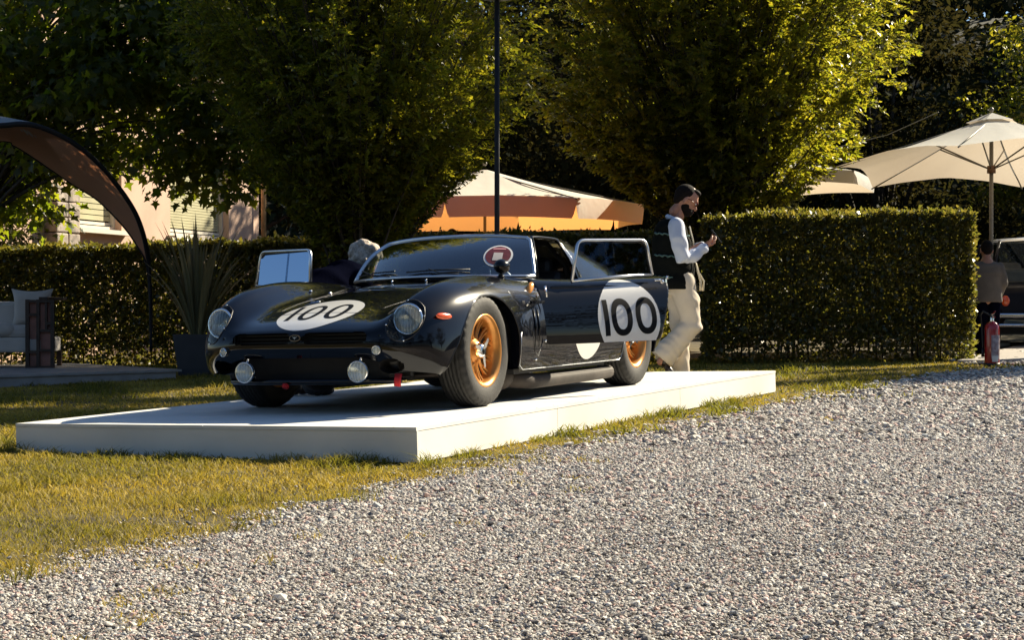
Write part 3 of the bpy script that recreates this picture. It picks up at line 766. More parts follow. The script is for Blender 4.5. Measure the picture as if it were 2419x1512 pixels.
# --- doors
def thicken(V, F, vec):
    n = len(V); V2 = V + np.asarray(vec)
    cnt = {}
    for f in F:
        for k in range(4):
            e = (int(f[k]), int(f[(k + 1) % 4])); cnt[e] = cnt.get(e, 0) + 1
    side = [(b, a, a + n, b + n) for (a, b) in cnt if (b, a) not in cnt]
    return np.concatenate([V, V2]), np.concatenate([F, F[:, ::-1] + n, np.array(side)])
def belt_f(P): return .665 - P[..., 1]
for s, th in ((1, -29.0), (-1, 59.0)):
    hinge = Vector((X1D, s * .80, 0)); H = np.array(hinge)
    V, F = patch(9.6, 13.2, 3.2, 8, 150, 150, [lambda P: -door_f(P), belt_f], side=s)
    Vt, Ft = thicken(V, F, (0, -s * .045, 0))
    door = link('door', mesh_np('door', Vt - H, Ft), M_paint, car, loc=hinge, rot=(0, 0, R(th)))
    # inner card
    mb = MB(); mb.box((-.53, -s * .045, .53), (.84, .02, .34), bev=.01); mb.box((-.5, -s * .06, .62), (.3, .03, .03)); mb.build('door_card', M_dark, door)
    # window frame: bright tube leaning inwards
    lean = lambda z: -s * (.035 + .14 * (z - .74))
    cor = [(.275, .730), (.362, .990), (.935, .994), (.955, .765)]
    if s < 0: cor = [(.175, .745), (.22, .995), (.955, 1.012), (1.0, .775)]
    def rounded(c, r=.05, n=6):
        out = [c[0]]
        for k in (1, 2):
            p, a, b = Vector(c[k]), Vector(c[k - 1]), Vector(c[k + 1]); u = (a - p).normalized() * r; w = (b - p).normalized() * r
            for i in range(n + 1):
                t = i / n; out.append(tuple((p + u) * (1 - t)**2 + p * 2 * t * (1 - t) + (p + w) * t * t))
        return out + [c[3]]
    rp = rounded(cor); pts = [(-a, lean(z) + s * .0, z) for a, z in rp]
    mb = MB(); mb.tube(pts, .0125, 8, flat=.8); mb.tube([pts[-1], (pts[-1][0] * .6 + pts[0][0] * .4, lean(.755), .757), pts[0]], .009, 8)
    fr = mb.build('window_frame', M_alu, door)
    mb = MB(); mb.tube([(p[0] * .985 - .008, p[1] - s * .006, p[2] - .014) for p in pts], .0055, 6); mb.build('window_seal', M_black, fr)
    def pane(name, q0, q1, oy):
        top = lambda q: np.interp(q, [p[0] for p in rp if True][:-1] + [rp[-2][0] + 1e-3], [p[1] for p in rp][:-1] + [rp[-2][1]])
        rows = []
        for k in range(13):
            q = q0 + (q1 - q0) * k / 12
            if s > 0 or True:
                zt = min(np.interp(q, [rp[0][0], rp[1][0]] + [p[0] for p in rp[2:8]], [rp[0][1], rp[1][1]] + [p[1] for p in rp[2:8]]) if q < cor[1][0] + .05 else (cor[1][1] + .002 if q < cor[2][0] - .05 else cor[2][1] - .035), 1.02) - .012
            zb = .745
            rows.append([(-q, lean(zb + (zt - zb) * j / 4) + oy, zb + (zt - zb) * j / 4) for j in range(5)])
        return MB().grid(rows).build(name, M_glass, door)
    a0, a1 = cor[0][0] + .02, cor[2][0] - .004
    mid = (a0 + a1) / 2
    pane('window_pane', a0, mid + .03, .002); pane('window_pane', mid - .03, a1, -.006)
    mb = MB()
    for q in (mid - .032, mid + .032): mb.tube([(-q, lean(.745), .745), (-q, lean(.985), .985)], .003, 6)
    mb.build('pane_edge', M_lampglass, fr)
    # handle, key lock and latch
    mb = MB(); q = .985
    mb.tube([(-q, s * .018, .722), (-q + .03, s * .03, .728), (-q + .06, s * .018, .726)], .009, 8); mb.sphere((-q - .012, s * .012, .715), (.018, .008, .014), 10, 8)
    mb.build('door_handle', M_chrome, door)
    mb = MB(); mb.tube([(-1.075, -s * .035, .735), (-1.085, -s * .04, .752), (-1.092, -s * .035, .735)], .005, 8); mb.box((-1.075, -s * .045, .72), (.012, .02, .03)); mb.build('door_latch', M_chrome, door)
    # white disc on the door, number in black
    Vc, Fc = patch(9.6, 13.2, 3.2, 8, 300, 300, [lambda P: -door_f(P) + .002, rnd], off=.0015, side=s)
    rd = link('door_roundel', mesh_np('door_roundel', Vc - H, Fc), M_white, door)
    fdig = (lambda P: digits(X1D - P[..., 0], P[..., 2])) if s > 0 else (lambda P: digits(2 * .692 - .02 - (X1D - P[..., 0]), P[..., 2]))
    Vc, Fc = patch(10.0, 12.6, 4.4, 7.4, 520, 420, [fdig], off=.0028, side=s)
    link('number', mesh_np('number', Vc - H, Fc), M_ink, rd)
    Vc, Fc = patch(9.6, 13.2, 5.5, 8, 200, 160, [lambda P: door_f(P) + .004, rnd], off=.0015, side=s)
    link('sill_roundel', mesh_np('sill_roundel', Vc, Fc), M_white, body)
Vc, Fc = patch(1.5, 7, 0, 2.6, 260, 160, [hood_c], off=.0015); Vd, Fd = patch(1.5, 7, 0, 2.6, 260, 160, [lambda P: hood_c(P * np.array([1, -1, 1]))], off=.0015, side=-1)
# the disc is centred a little off the centre line, so the two halves use mirrored masks
hr = link('hood_roundel', mesh_np('hood_roundel', np.concatenate([Vc, Vd]), np.concatenate([Fc, Fd + len(Vc)])), M_white, body)
Vc, Fc = patch(1.5, 6.5, 0, 2.2, 520, 420, [lambda P: hood_digits(P, 1)], off=.0028)
Vd, Fd = patch(1.5, 6.5, 0, 2.2, 520, 420, [lambda P: hood_digits(P, -1)], off=.0028, side=-1)
link('number', mesh_np('number', np.concatenate([Vc, Vd]), np.concatenate([Fc, Fd + len(Vc)])), M_ink, hr)
# bonnet shut lines and the raised crease beside the bulge
for s in (1, -1):
    mb = MB(); pts = [(x, s * y, topz(x, y) + .001) for x, y in zip(np.linspace(1.66, .68, 18), np.linspace(.33, .44, 18))]
    mb.tube(pts, .0016, 6, flat=.5); mb.build('bonnet_seam', M_black, body)
mb = MB(); pts = [(1.735 , y, topz(1.735, y) + .003) for y in np.linspace(-.33, .33, 20)]
mb.tube(pts, .0009, 5); mb.build('bonnet_edge_seam', M_black, body)
for x, y in ((1.02, -.50), (1.02, .50), (.92, -.42), (.92, .42)): MB().sphere((x, y, topz(x, y) + .006), (.016, .009, .008), 10, 6).build('bonnet_catch', M_chrome, body)
for y in (-.12, .12): MB().tube([(.66, y, topz(.66, y)), (.66, y, topz(.66, y) + .018)], .006, 8).build('washer_nozzle', M_chrome, body)

# --- greenhouse
def ws(sx, t):
    b = Vector((.60 - .41 * sx * sx, .656 * sx, .774 - .010 * sx * sx)); e = Vector((.045 - .10 * sx * sx, .520 * sx, 1.050 - .026 * abs(sx)**2.5))
    p = b.lerp(e, t); bl = .035 * math.sin(PI * t); return p + Vector((bl * .6, bl * .25 * sx, bl * .8))
def rnd_corner(sx, t): return sx
rows = [[ws(-1 + 2 * i / 40, j / 20) for j in range(21)] for i in range(41)]
wsg = MB().grid(rows).build('windscreen', M_screen, car)
mb = MB(); edge = [ws(-1, t / 12) for t in range(0, 12)] + [ws(-.97 + 1.94 * k / 20, 1) for k in range(21)] + [ws(1, 1 - t / 12) for t in range(1, 13)]
mb.tube(edge, .012, 8); mb.build('windscreen_trim', M_alu, wsg)
mb = MB(); mb.tube([ws(-1 + 2 * k / 30, 0) + Vector((.004, 0, .004)) for k in range(31)], .010, 8); mb.build('windscreen_base_trim', M_alu, wsg)
ST = [(.04, 1.056, .515, 1.030), (-.15, 1.072, .525, 1.040), (-.40, 1.074, .530, 1.036), (-.68, 1.060, .52, 1.012), (-1.0, 1.005, .505, .955), (-1.35, .93, .475, .885), (-1.70, .835, .42, .80), (-1.98, .735, .36, .71)]
def roof(x):
    xs = [-a[0] for a in ST]; return [float(np.interp(-x, xs, [a[k] for a in ST])) for k in (1, 2, 3)]
rows = []
for k in range(61):
    x = .045 - 2.02 * k / 60; zc, ye, ze = roof(x); ye = ye; row = []
    for j in range(-14, 15):
        q = j / 14; xx = x - (.10 * q * q if x > -.3 else .10 * q * q * max(0, 1 - (-.3 - x) / .5)); row.append((xx, ye * q, zc - (zc - ze) * abs(q)**2.4))
    rows.append(row)
rf = MB().grid(rows).build('roof', M_paint, car)
for s in (1, -1):
    rows = []
    for k in range(31):
        x = -.47 - 1.5 * k / 30; zc, ye, ze = roof(x); yb = min(.70, .70 - max(0, -1.3 - x) * .35); zb = topz(x, min(yb, .66))
        xo = .07 if k == 0 else 0
        rows.append([(x, s * ye, ze), (x, s * (ye + .02), ze - .015), (x, s * (ye * .5 + yb * .5 + .015), (ze + zb) / 2), (x, s * yb, zb - .02)])
    q = MB().grid(rows).build('rear_quarter', M_paint, car)
    mb = MB(); a = [Vector((-.05 - .42 * k / 8, 0, 0)) for k in range(9)]
    rail = []
    for k in range(9):
        x = -.06 - .41 * k / 8; zc, ye, ze = roof(x); rail.append((x, s * (ye + .008), ze - .008))
    mb.tube([ws(s, .0) + Vector((-.012, s * .012, 0)), ws(s, .35) + Vector((-.012, s * .012, 0)), ws(s, .7) + Vector((-.012, s * .012, 0)), ws(s, .95) + Vector((-.012, s * .012, 0))] + rail + [(-.49, s * .56, .98), (-.50, s * .62, .88), (-.49, s * .68, .76)], .011, 8)
    mb.build('door_aperture_trim', M_paint, car)
    mb = MB(); mb.tube([rail[-2], rail[-1], (-.51, s * .575, .97), (-.525, s * .63, .88), (-.52, s * .69, .765)], .006, 8); mb.build('pillar_trim', M_chrome, car)
for s in (1, -1):                       # wipers
    mb = MB(); y0 = .30 if s > 0 else -.18
    mb.tube([(.57, y0, .79), (.585, y0 - .12, .80), (.545, y0 - .22, .83)], .004, 6)
    mb.tube([ws((y0 + .02) / .62, .10) + Vector((.012, 0, .012)), ws((y0 - .17) / .62, .10) + Vector((.012, 0, .012)), ws((y0 - .36) / .62, .07) + Vector((.012, 0, .012))], .005, 6)
    mb.build('wiper', M_black, wsg)
# windscreen pass sticker: red oval, white ring, pale label
def dec(sx, t, rx, rz, name, m, off, parent, square=False):
    rows = []; n = 24
    for i in range(6):
        ring = []
        for k in range(n + 1):
            a = 2 * PI * k / n; rr = i / 5; cx, cz = math.cos(a), math.sin(a)
            if square: mx = max(abs(cx), abs(cz)); cx /= mx; cz /= mx
            ring.append(ws(sx + rx * rr * cx, t + rz * rr * cz) + Vector((.7, .15, .7)) * off)
        rows.append(ring)
    return MB().grid(rows).build(name, m, parent)
stk = dec(.71, .42, .130, .245, 'pass_sticker', M_white, .003, wsg)
dec(.71, .42, .113, .210, 'sticker_field', pm('dark_red_print', (.12, .012, .02), .4, var=.35, scale=25), .0045, stk)
dec(.71, .38, .042, .085, 'sticker_label', pm('label_print', (.5, .46, .44), .5), .006, stk, True)
dec(.71, .56, .060, .018, 'sticker_bar', pm('label_rose', (.55, .25, .27), .5), .006, stk, True)

# --- mirrors: bullet mirror on the left fender, small one on the right
for s, x, y in ((1, .765, .685),):
    zt = topz(x, y) + .005
    mb = MB(); mb.tube([(x, y, zt - .01), (x + .005, y, zt + .02), (x - .005, y + .004, zt + .04)], [.022, .012, .014], 10); mb.sphere((x, y, zt), (.035, .022, .012), 14, 8)
    mb.sphere((x - .005, y + .004, zt + .062), (.066, .047, .045), 18, 12)
    mi = mb.build('fender_mirror', M_paint, car)
    MB().lathe([(0, 0), (.030, 0), (.034, -.004)], 20, Matrix.Translation((x - .058, y + .004, zt + .062)) @ Matrix.Rotation(R(-90), 4, 'Y')).build('mirror_glass', M_chrome, mi)

# --- cabin
mb = MB(); rows = []
for k in range(21):
    y = -.62 + 1.24 * k / 20; x = .52 - .40 * (y / .66)**2; rows.append([(x + .03, y, .755), (x - .12, y, .765), (x - .24, y, .74), (x - .26, y, .62), (x - .2, y, .45)])
mb.grid(rows); mb.build('dashboard', M_dark, car)
M_seat = pm('black_seat_leather', (.022, .021, .022), .5, var=.2)
for s in (1, -1):
    mb = MB(); mb.box((-.20, s * .33, .28), (.48, .44, .12), bev=.04)
    mb.box((-.52, s * .33, .56), (.13, .44, .52), Matrix.Rotation(R(-14), 3, 'Y'), bev=.05); mb.box((-.60, s * .33, .84), (.09, .24, .14), Matrix.Rotation(R(-10), 3, 'Y'), bev=.04)
    mb.build('seat', M_seat, car)
mb = MB(); c = Vector((.14, .34, .68)); Mq = Matrix.Translation(c) @ Vector((-1, 0, .35)).to_track_quat('Z', 'Y').to_matrix().to_4x4()
mb.tube([Mq @ Vector((.17 * math.cos(a), .17 * math.sin(a), 0)) for a in np.linspace(0, 2 * PI, 28, endpoint=False)], .011, 8, closed=True)
for a in (90, 210, 330): mb.tube([Mq @ Vector((0, 0, -.03)), Mq @ Vector((.165 * math.cos(R(a)), .165 * math.sin(R(a)), 0))], .008, 6)
mb.tube([Mq @ Vector((0, 0, -.02)), Mq @ Vector((0, 0, -.25))], .02, 8)
mb.build('steering_wheel', M_alu, car)
mb = MB(); mb.tube([(-.66, -.56, .3), (-.66, -.52, .85), (-.62, -.40, 1.01), (-.62, .40, 1.01), (-.66, .52, .85), (-.66, .56, .3)], .02, 10); mb.tube([(-.62, -.40, 1.0), (-.66, .5, .40)], .018, 8)
mb.build('roll_bar', M_dark, car)
mb = MB(); mb.box((-.74, 0, .60), (.02, 1.2, .36)); mb.build('rear_bulkhead', M_dark, car)
mb = MB(); mb.box((.09, .02, .985), (.012, .20, .055), bev=.005); mb.tube([(.09, .02, .985), (.07, .02, 1.04)], .006, 6); mb.build('rear_view_mirror', pm('pale_mirror_back', (.5, .5, .48), .4), car)

# --- wheels: gold rims with paired spokes, three-eared knock-off nut, treaded tyre
def make_wheel_meshes(w, tr):
    r = .212                                                # rim flange radius
    h = w / 2
    tyre = MB(); n = 72
    prof = [(r - .006, -h * .86), (r + .012, -h * .95), (r + .05, -h * 1.0), (tr - .035, -h * .98), (tr - .012, -h * .86), (tr - .002, -h * .66)]
    y = -h * .66
    cols = [-.66, -.44, -.42, -.34, -.32, -.06, -.04, .04, .06, .32, .34, .42, .44, .66]
    for k, c in enumerate(cols):
        groove = k in (1, 2) and False
    for a, b in ((-.60, -.40), (-.34, -.12), (-.08, .08), (.12, .34), (.40, .60)):
        prof += [(tr - .008, h * a - .001), (tr, h * a + .001), (tr + .001, h * b - .001), (tr - .008, h * b + .001)]
    prof += [(tr - .002, h * .66), (tr - .012, h * .86), (tr - .035, h * .98), (r + .05, h * 1.0), (r + .012, h * .95), (r - .006, h * .86)]
    tyre.lathe(prof, n * 2)
    V = [Vector(v) for v in tyre.V]                         # cross grooves: every other slice of the tread sinks
    ring = n * 2
    for i, (pr, ph) in enumerate(prof):
        if pr > tr - .004 or (pr > tr - .013 and abs(ph) > h * .62):
            for k in range(ring):
                kk = (k + (2 if (i // 4) % 2 else 0)) % 4
                if kk == 0:
                    f = (pr - .007) / pr; v = V[i * ring + k]; V[i * ring + k] = Vector((v.x * f, v.y * f, v.z))
    tyre.V = [tuple(v) for v in V]
    rim = MB()
    rim.lathe([(r - .004, h * .80), (r, h * .86), (r + .002, h * .90), (r - .008, h * .90), (r - .014, h * .84), (r - .026, h * .80), (r - .030, h * .45), (r - .040, h * .10), (r - .044, -h * .3), (r - .03, -h * .8), (r, -h * .86)], 64)
    hub = MB(); hub.lathe([(0, -h * .1), (.075, -h * .1), (.082, h * .02), (.070, h * .22), (.055, h * .30), (.050, h * .42), (.0, h * .42)], 32)
    spoke = MB()
    def bar(a0, x0, x1, z0, z1, w0, w1, th):
        ca, sa = math.cos(a0), math.sin(a0); P = []
        for t in (0, .35, .7, 1):
            x = x0 + (x1 - x0) * t; zc = z0 + (z1 - z0) * t - .012 * math.sin(PI * t); ww = w0 + (w1 - w0) * t
            P.append([(x, -ww, zc - th), (x, -ww * .7, zc), (x, ww * .7, zc), (x, ww, zc - th), (x, -ww, zc - th)])
        P = [[(x * ca - y * sa, x * sa + y * ca, z) for x, y, z in row] for row in P]
        spoke.grid(P)
    bar(R(0) + .075, .055, r - .030, h * .24, h * .40, .0055, .0060, .022); bar(R(0) - .075, .055, r - .030, h * .24, h * .40, .0055, .0060, .022)
    nut = MB(); nut.lathe([(.046, h * .40), (.046, h * .55), (.036, h * .70), (.026, h * .76), (0, h * .76)], 24)
    for a in (90, 210, 330):
        ca, sa = math.cos(R(a)), math.sin(R(a))
        P = [(.02, -.017), (.095, -.010), (.105, 0), (.095, .010), (.02, .017)]
        nut.prism([(x * ca - y * sa, x * sa + y * ca) for x, y in P], h * .56, h * .72)
    cap = MB(); cap.lathe([(.023, h * .765), (.023, h * .785), (0, h * .79)], 20)
    return tyre, rim, hub, spoke, nut, cap
wm = {}
for kind, w, tr in (('front', .195, .325), ('rear', .225, .335)):
    t_, r_, h_, s_, n_, c_ = make_wheel_meshes(w, tr)
    wm[kind] = (t_, r_, h_, s_, n_, c_, tr)
def place_wheel(kind, x, y, side, steer=0, spin=0):
    t_, r_, h_, s_, n_, c_, tr = wm[kind]
    w = empty('wheel', parent=car, loc=(x, y, tr)); 
    w.rotation_euler = (R(-90) * side if side > 0 else R(90), 0, 0)
    w.rotation_euler = (Matrix.Rotation(R(steer), 4, 'Z') @ Matrix.Rotation(-side * PI / 2, 4, 'X') @ Matrix.Rotation(R(spin), 4, 'Z')).to_euler()
    key = 'me' + kind
    if key not in wm:
        objs = [t_.build('tyre', M_rubber, w), r_.build('rim', M_gold, w), h_.build('hub', M_gold, w), n_.build('knock_off_nut', M_chrome, w), c_.build('nut_cap', M_ink, w)]
        sp = s_.build('spoke', M_gold, w, merge=False); wm[key] = [o.data for o in objs] + [sp.data]; sp.rotation_euler = (0, 0, 0); first = 1
    else:
        for nm, me in zip(('tyre', 'rim', 'hub', 'knock_off_nut', 'nut_cap'), wm[key]):
            o = bpy.data.objects.new(nm, me); COL.objects.link(o); o.parent = w
        first = 0
    for k in range(first, 12):
        o = bpy.data.objects.new('spoke', wm[key][5]); COL.objects.link(o); o.parent = w; o.rotation_euler = (0, 0, 2 * PI * k / 12)
    MB().lathe([(0, .0), (.158, .0), (.158, .010), (.0, .010)], 28).build('brake_disc', M_dark, w)
    return w
place_wheel('front', 1.225, .700, 1, 0, 12); place_wheel('front', 1.225, -.700, -1, 0, 40)
place_wheel('rear', -1.225, .712, 1, 0, 70); place_wheel('rear', -1.225, -.712, -1, 0, 0)
# ------------------------------------------------------------------ vegetation
def nrm(v): return v / np.maximum(np.linalg.norm(v, axis=-1, keepdims=True), 1e-9)
def leaf_quads(P, D, Nn, L, W, fold=.25):
    """pointed leaves: base P, direction D, normal Nn, length L, width W -> V, F (2 quads-as-tris each)"""
    D = nrm(D); S_ = nrm(np.cross(D, Nn)); Nn = np.cross(S_, D); L, W = L[:, None], W[:, None]
    m = P + D * L * .45
    V = np.stack([P, m + S_ * W * .5 + Nn * W * fold, P + D * L, m - S_ * W * .5 + Nn * W * fold], 1).reshape(-1, 3)
    k = np.arange(len(P))[:, None] * 4
    return V, k + np.array([[0, 1, 2, 3]])
def leaf_mesh(name, P, D, Nn, L, W, tint, mat, parent=None, stuff=False, fold=.25):
    V, F = leaf_quads(P, D, Nn, L, W, fold)
    o = link(name, mesh_np(name, V, F, smooth=False, col=np.repeat(tint, 4)), mat, parent)
    return o
M_hornbeam = leaf_mat('hornbeam_leaves', (.016, .027, .007), (.054, .074, .014), trans=(.58, .58, .03), tw=.42, rough=.42, gloss=.45)
M_hedge = leaf_mat('hedge_leaves', (.018, .024, .008), (.078, .080, .022), trans=(.42, .40, .05), tw=.30, rough=.34, gloss=.5)
M_maple = leaf_mat('maple_leaves', (.012, .022, .006), (.034, .052, .010), trans=(.42, .50, .02), tw=.45, rough=.4, gloss=.4)
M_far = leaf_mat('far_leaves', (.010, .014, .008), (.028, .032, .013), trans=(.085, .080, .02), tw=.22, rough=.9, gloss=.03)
M_bark = pm('dark_bark', (.045, .036, .027), .9, var=.4, scale=18, bump=.6, bscale=40)
def tubes_mesh(name, paths, mat, parent, n=5):
    mb = MB()
    for pts, rs in paths: mb.tube(pts, rs, n, caps=False)
    return mb.build(name, mat, parent)

def fan_tree(name, base, zs, rsx, label, seed, nstem=150, ntwig=26, nleaf=16, zbase=.5, group='upright hornbeam trees', lsize=.062, trunk_r=.13):
    """upright tree: many stems fan out of a short trunk; zs / rsx give the crown envelope (height above ground, radius)"""
    r = np.random.default_rng(seed); t = empty(name, base, label=label, cat='tree', group=group)
    zmin, zmax = zs[0], zs[-1]
    stems = []; P, D, Nn, T = [], [], [], []
    for i in range(nstem):
        az = r.uniform(0, 2 * PI); h = zmin + .25 + (zmax - zmin - .3) * r.random()**.85; rad = np.interp(h, zs, rsx) * r.uniform(.80, 1.04)
        e = np.array([math.cos(az) * rad, math.sin(az) * rad, h]); h0 = zbase + r.uniform(.0, .38) * max(.3, h - zbase) * .7
        b = np.array([r.normal() * .04, r.normal() * .04, h0]); c = np.array([e[0] * .30, e[1] * .30, h0 + (h - h0) * .52])
        tt = np.linspace(0, 1, 9)[:, None]; pts = (1 - tt)**2 * b + 2 * tt * (1 - tt) * c + tt**2 * e
        if i < nstem: stems.append(([Vector(p) for p in pts], [max(.003, .024 * (1 - .93 * k / 8)) for k in range(9)]))
        q = r.uniform(.40, 1.0, ntwig); q = np.sort(q)[:, None]; o = (1 - q)**2 * b + 2 * q * (1 - q) * c + q**2 * e; tan = nrm(2 * (1 - q) * (c - b) + 2 * q * (e - c))
        out = nrm(np.stack([o[:, 0], o[:, 1], 0 * o[:, 0]], 1) + 1e-6); rv = r.normal(size=(ntwig, 3))
        tw = nrm(tan * .7 + out * .55 + rv * .55 + np.array([0, 0, -.05])); nr = nrm(np.array([0, 0, 1.]) + r.normal(size=(ntwig, 3)) * .45)
        sd_ = nrm(np.cross(tw, nr)); Lt = r.uniform(.16, .42, ntwig)
        for k in range(nleaf):
            f = (k + .5) / nleaf; s = 1 if k % 2 else -1
            pos = o + tw * (Lt * f)[:, None] + np.array([0, 0, -1]) * (Lt * f * f * .25)[:, None]
            P.append(pos); D.append(tw * .75 + sd_ * s * .8 + r.normal(size=(ntwig, 3)) * .28 + np.array([0, 0, -.12])); Nn.append(nr + r.normal(size=(ntwig, 3)) * .35); T.append(r.random(ntwig))
    P, D, Nn, T = map(np.concatenate, (P, D, Nn, T)); n = len(P)
    keepm = np.hypot(P[:, 0], P[:, 1]) < np.interp(P[:, 2], zs, rsx) * 1.12 + .08
    keepm &= (P[:, 2] < 5.6) | (r.random(n) < .5)
    P, D, Nn, T = P[keepm], D[keepm], Nn[keepm], T[keepm]; n = len(P)
    L = lsize * r.uniform(.7, 1.25, n)
    leaf_mesh('crown', P, D, Nn, L, L * .55, T, M_hornbeam, t)
    tubes_mesh('limb', stems, M_bark, t, 4)['kind'] = 'stuff'
    MB().tube([(0, 0, -.05), (.02, 0, zbase * .6), (0, 0.01, zbase + .3), (0, 0, zmin + (zmax - zmin) * .35), (0, 0, zmin + (zmax - zmin) * .8)], [trunk_r * 1.2, trunk_r, trunk_r * .8, trunk_r * .5, .02], 10).build('trunk', M_bark, t)
    return t
fan_tree('hornbeam_tree', (-5.9, -4.06, ground(-5.9, -4.06)), [1.25, 1.55, 1.9, 2.3, 2.8, 3.4, 4.2, 5.4, 6.6, 7.2], [.28, .45, .74, 1.20, 1.72, 2.06, 2.16, 1.9, 1.2, .2],
         'tall upright hornbeam standing behind the front of the black car, left of the lamp post', 11, nstem=330, ntwig=33, zbase=.45, trunk_r=.10, lsize=.056)
fan_tree('hornbeam_tree', (-12.98, -2.29, ground(-12.98, -2.29)), [1.85, 2.3, 2.7, 3.1, 3.7, 4.6, 6.0, 7.6, 9.0, 10.4, 11.2], [.45, 1.1, 1.65, 2.1, 2.5, 2.9, 3.3, 3.5, 3.0, 1.5, .2],
         'tall upright hornbeam behind the man with the phone, right of the orange parasol', 12, nstem=400, ntwig=33, zbase=.7, lsize=.076)

def crown_tree(name, base, centre, rad, n, label, seed, mat=M_far, lsize=.12, trunk_r=.2, group=None, clumps=60, cr=.9, cat='tree'):
    """spreading tree: leaves in many clumps carried by limbs"""
    r = np.random.default_rng(seed); t = empty(name, base, label=label, cat=cat, group=group)
    c0 = np.array(centre); rad = np.array(rad)
    u = nrm(r.normal(size=(clumps, 3))) * (r.random((clumps, 1))**.35); u[:, 2] = np.where(u[:, 2] < -.6, -.6, u[:, 2]); C0 = c0 + u * rad
    k = r.integers(0, clumps, n); cs = cr * r.uniform(.5, 1.1, clumps)
    off = nrm(r.normal(size=(n, 3))) * (r.random((n, 1))**.5) * cs[k][:, None] * np.array([1, 1, .6])
    P = C0[k] + off; D = nrm(off + r.normal(size=(n, 3)) * .5 + np.array([0, 0, -.35])) ; Nn = nrm(np.array([0, 0, 1.]) + .6 * r.normal(size=(n, 3)))
    L = lsize * r.uniform(.6, 1.3, n); leaf_mesh('crown', P, D, Nn, L, L * .6, np.clip(r.random(n) * .6 + .4 * r.random(clumps)[k], 0, 1), mat, t)
    paths = []
    for i in range(min(clumps, 28)):
        e = C0[i]; b = np.array([0, 0, max(.6, c0[2] - rad[2] * .9) * r.uniform(.6, 1.1)]); m_ = (b + e) / 2 + np.array([0, 0, .25 * rad[2] * r.random()])
        tt = np.linspace(0, 1, 7)[:, None]; pts = (1 - tt)**2 * b + 2 * tt * (1 - tt) * m_ + tt**2 * e; paths.append(([Vector(p) for p in pts], [trunk_r * .35 * (1 - .8 * q / 6) for q in range(7)]))
    tubes_mesh('limb', paths, M_bark, t, 5)['kind'] = 'stuff'
    MB().tube([(0, 0, -.1), (0, 0, c0[2] * .5), (c0[0] * .4, c0[1] * .4, c0[2])], [trunk_r, trunk_r * .75, trunk_r * .3], 8).build('trunk', M_bark, t)
    return t
# maple on the left, its leaves big enough to tell apart
def maple_leaf_mesh():
    out = [(0, 0), (.36, -.12), (.22, .12), (.56, .34), (.22, .48), (0, 1.0)]
    pts = out + [(-x, y) for x, y in out[-2:0:-1]]
    V = [(x, y, .10 * abs(x) - .12 * y * y) for x, y in pts] + [(0, .35, 0)]; n = len(pts)
    return np.array(V), [(k, (k + 1) % n, n) for k in range(n)]
MLV, MLF = maple_leaf_mesh()
r = np.random.default_rng(5)
mp_base = np.array([-6.9, -10.6, ground(-6.9, -10.6)])
maple = empty('maple_tree', mp_base, label='dark broad maple with star-shaped leaves hanging over the left of the garden', cat='tree')
anchors = []                                   # (x, y, z) relative clump centres: canopy mass and the drooping right-hand boughs
for i in range(44): anchors.append(np.array([-.3 + r.normal() * .4, r.uniform(-1.2, 3.5), r.uniform(4.6, 6.2)]))
for i in range(150):
    u = nrm(r.normal(size=3)) * r.random()**.4; anchors.append(np.array([-.15, 2.25, 3.95]) + u * np.array([1.4, 2.0, 1.55]))
for i in range(55): anchors.append(np.array([-1.1 + r.normal() * .4, 4.5 + r.uniform(-.9, .9), r.uniform(3.3, 6.0)]))
for i in range(20): anchors.append(np.array([-.5 + r.normal() * .3, 3.5 + r.uniform(-.5, .8), r.uniform(2.2, 3.5)]))
for i in range(16): anchors.append(np.array([-.5 + r.normal() * .3, 1.6 + r.uniform(-1.2, .6), r.uniform(2.0, 2.9)]))
for i in range(5): anchors.append(np.array([-.8 + r.normal() * .4, 0.2 + r.uniform(-1.2, .8), r.uniform(1.5, 3.1)]))
anchors = np.array(anchors); nl = 25000; k = r.integers(0, len(anchors), nl)
off = r.normal(size=(nl, 3)) * np.array([.21, .21, .13]); P = anchors[k] + off
D = nrm(off * np.array([1, 1, .3]) + r.normal(size=(nl, 3)) * .12 + np.array([0, 0, -.28])); Nn = nrm(np.array([0, 0, 1.]) + .45 * r.normal(size=(nl, 3)))
S1 = nrm(np.cross(D, Nn)); N1 = np.cross(S1, D); L = .125 * r.uniform(.6, 1.2, nl)
B = np.stack([S1, D, N1], 1)                   # rows: local x, y, z axes
dist = (P + mp_base - CAM) @ np.array([math.cos(YAW), math.sin(YAW), 0]); 
lat = (P + mp_base - CAM) @ np.array([math.sin(YAW), -math.cos(YAW), 0]); zz = (P + mp_base - CAM)[:, 2]
vis = (np.abs(lat) < dist * .30) & (zz < dist * .18)
order = np.where(vis)[0]; order = order[np.argsort(dist[order])][:300]
isn = np.zeros(nl, bool); isn[order] = True
rest = np.where(~isn)[0]
VV = (np.einsum('lk,nkj->nlj', MLV, B[rest]) * L[rest][:, None, None] + P[rest][:, None, :]).reshape(-1, 3)
FF = (np.array(MLF)[None] + (np.arange(len(rest)) * len(MLV))[:, None, None]).reshape(-1, 3)
cro = link('crown', mesh_np('crown', VV, FF, smooth=False, col=np.repeat(r.random(len(rest)), len(MLV))), M_maple, maple); cro['kind'] = 'stuff'
lms = [mesh_np('leaf', MLV, np.array(MLF), smooth=False, col=np.full(len(MLV), c)) for c in (.15, .5, .85)]
for lm in lms: lm.materials.append(M_maple)
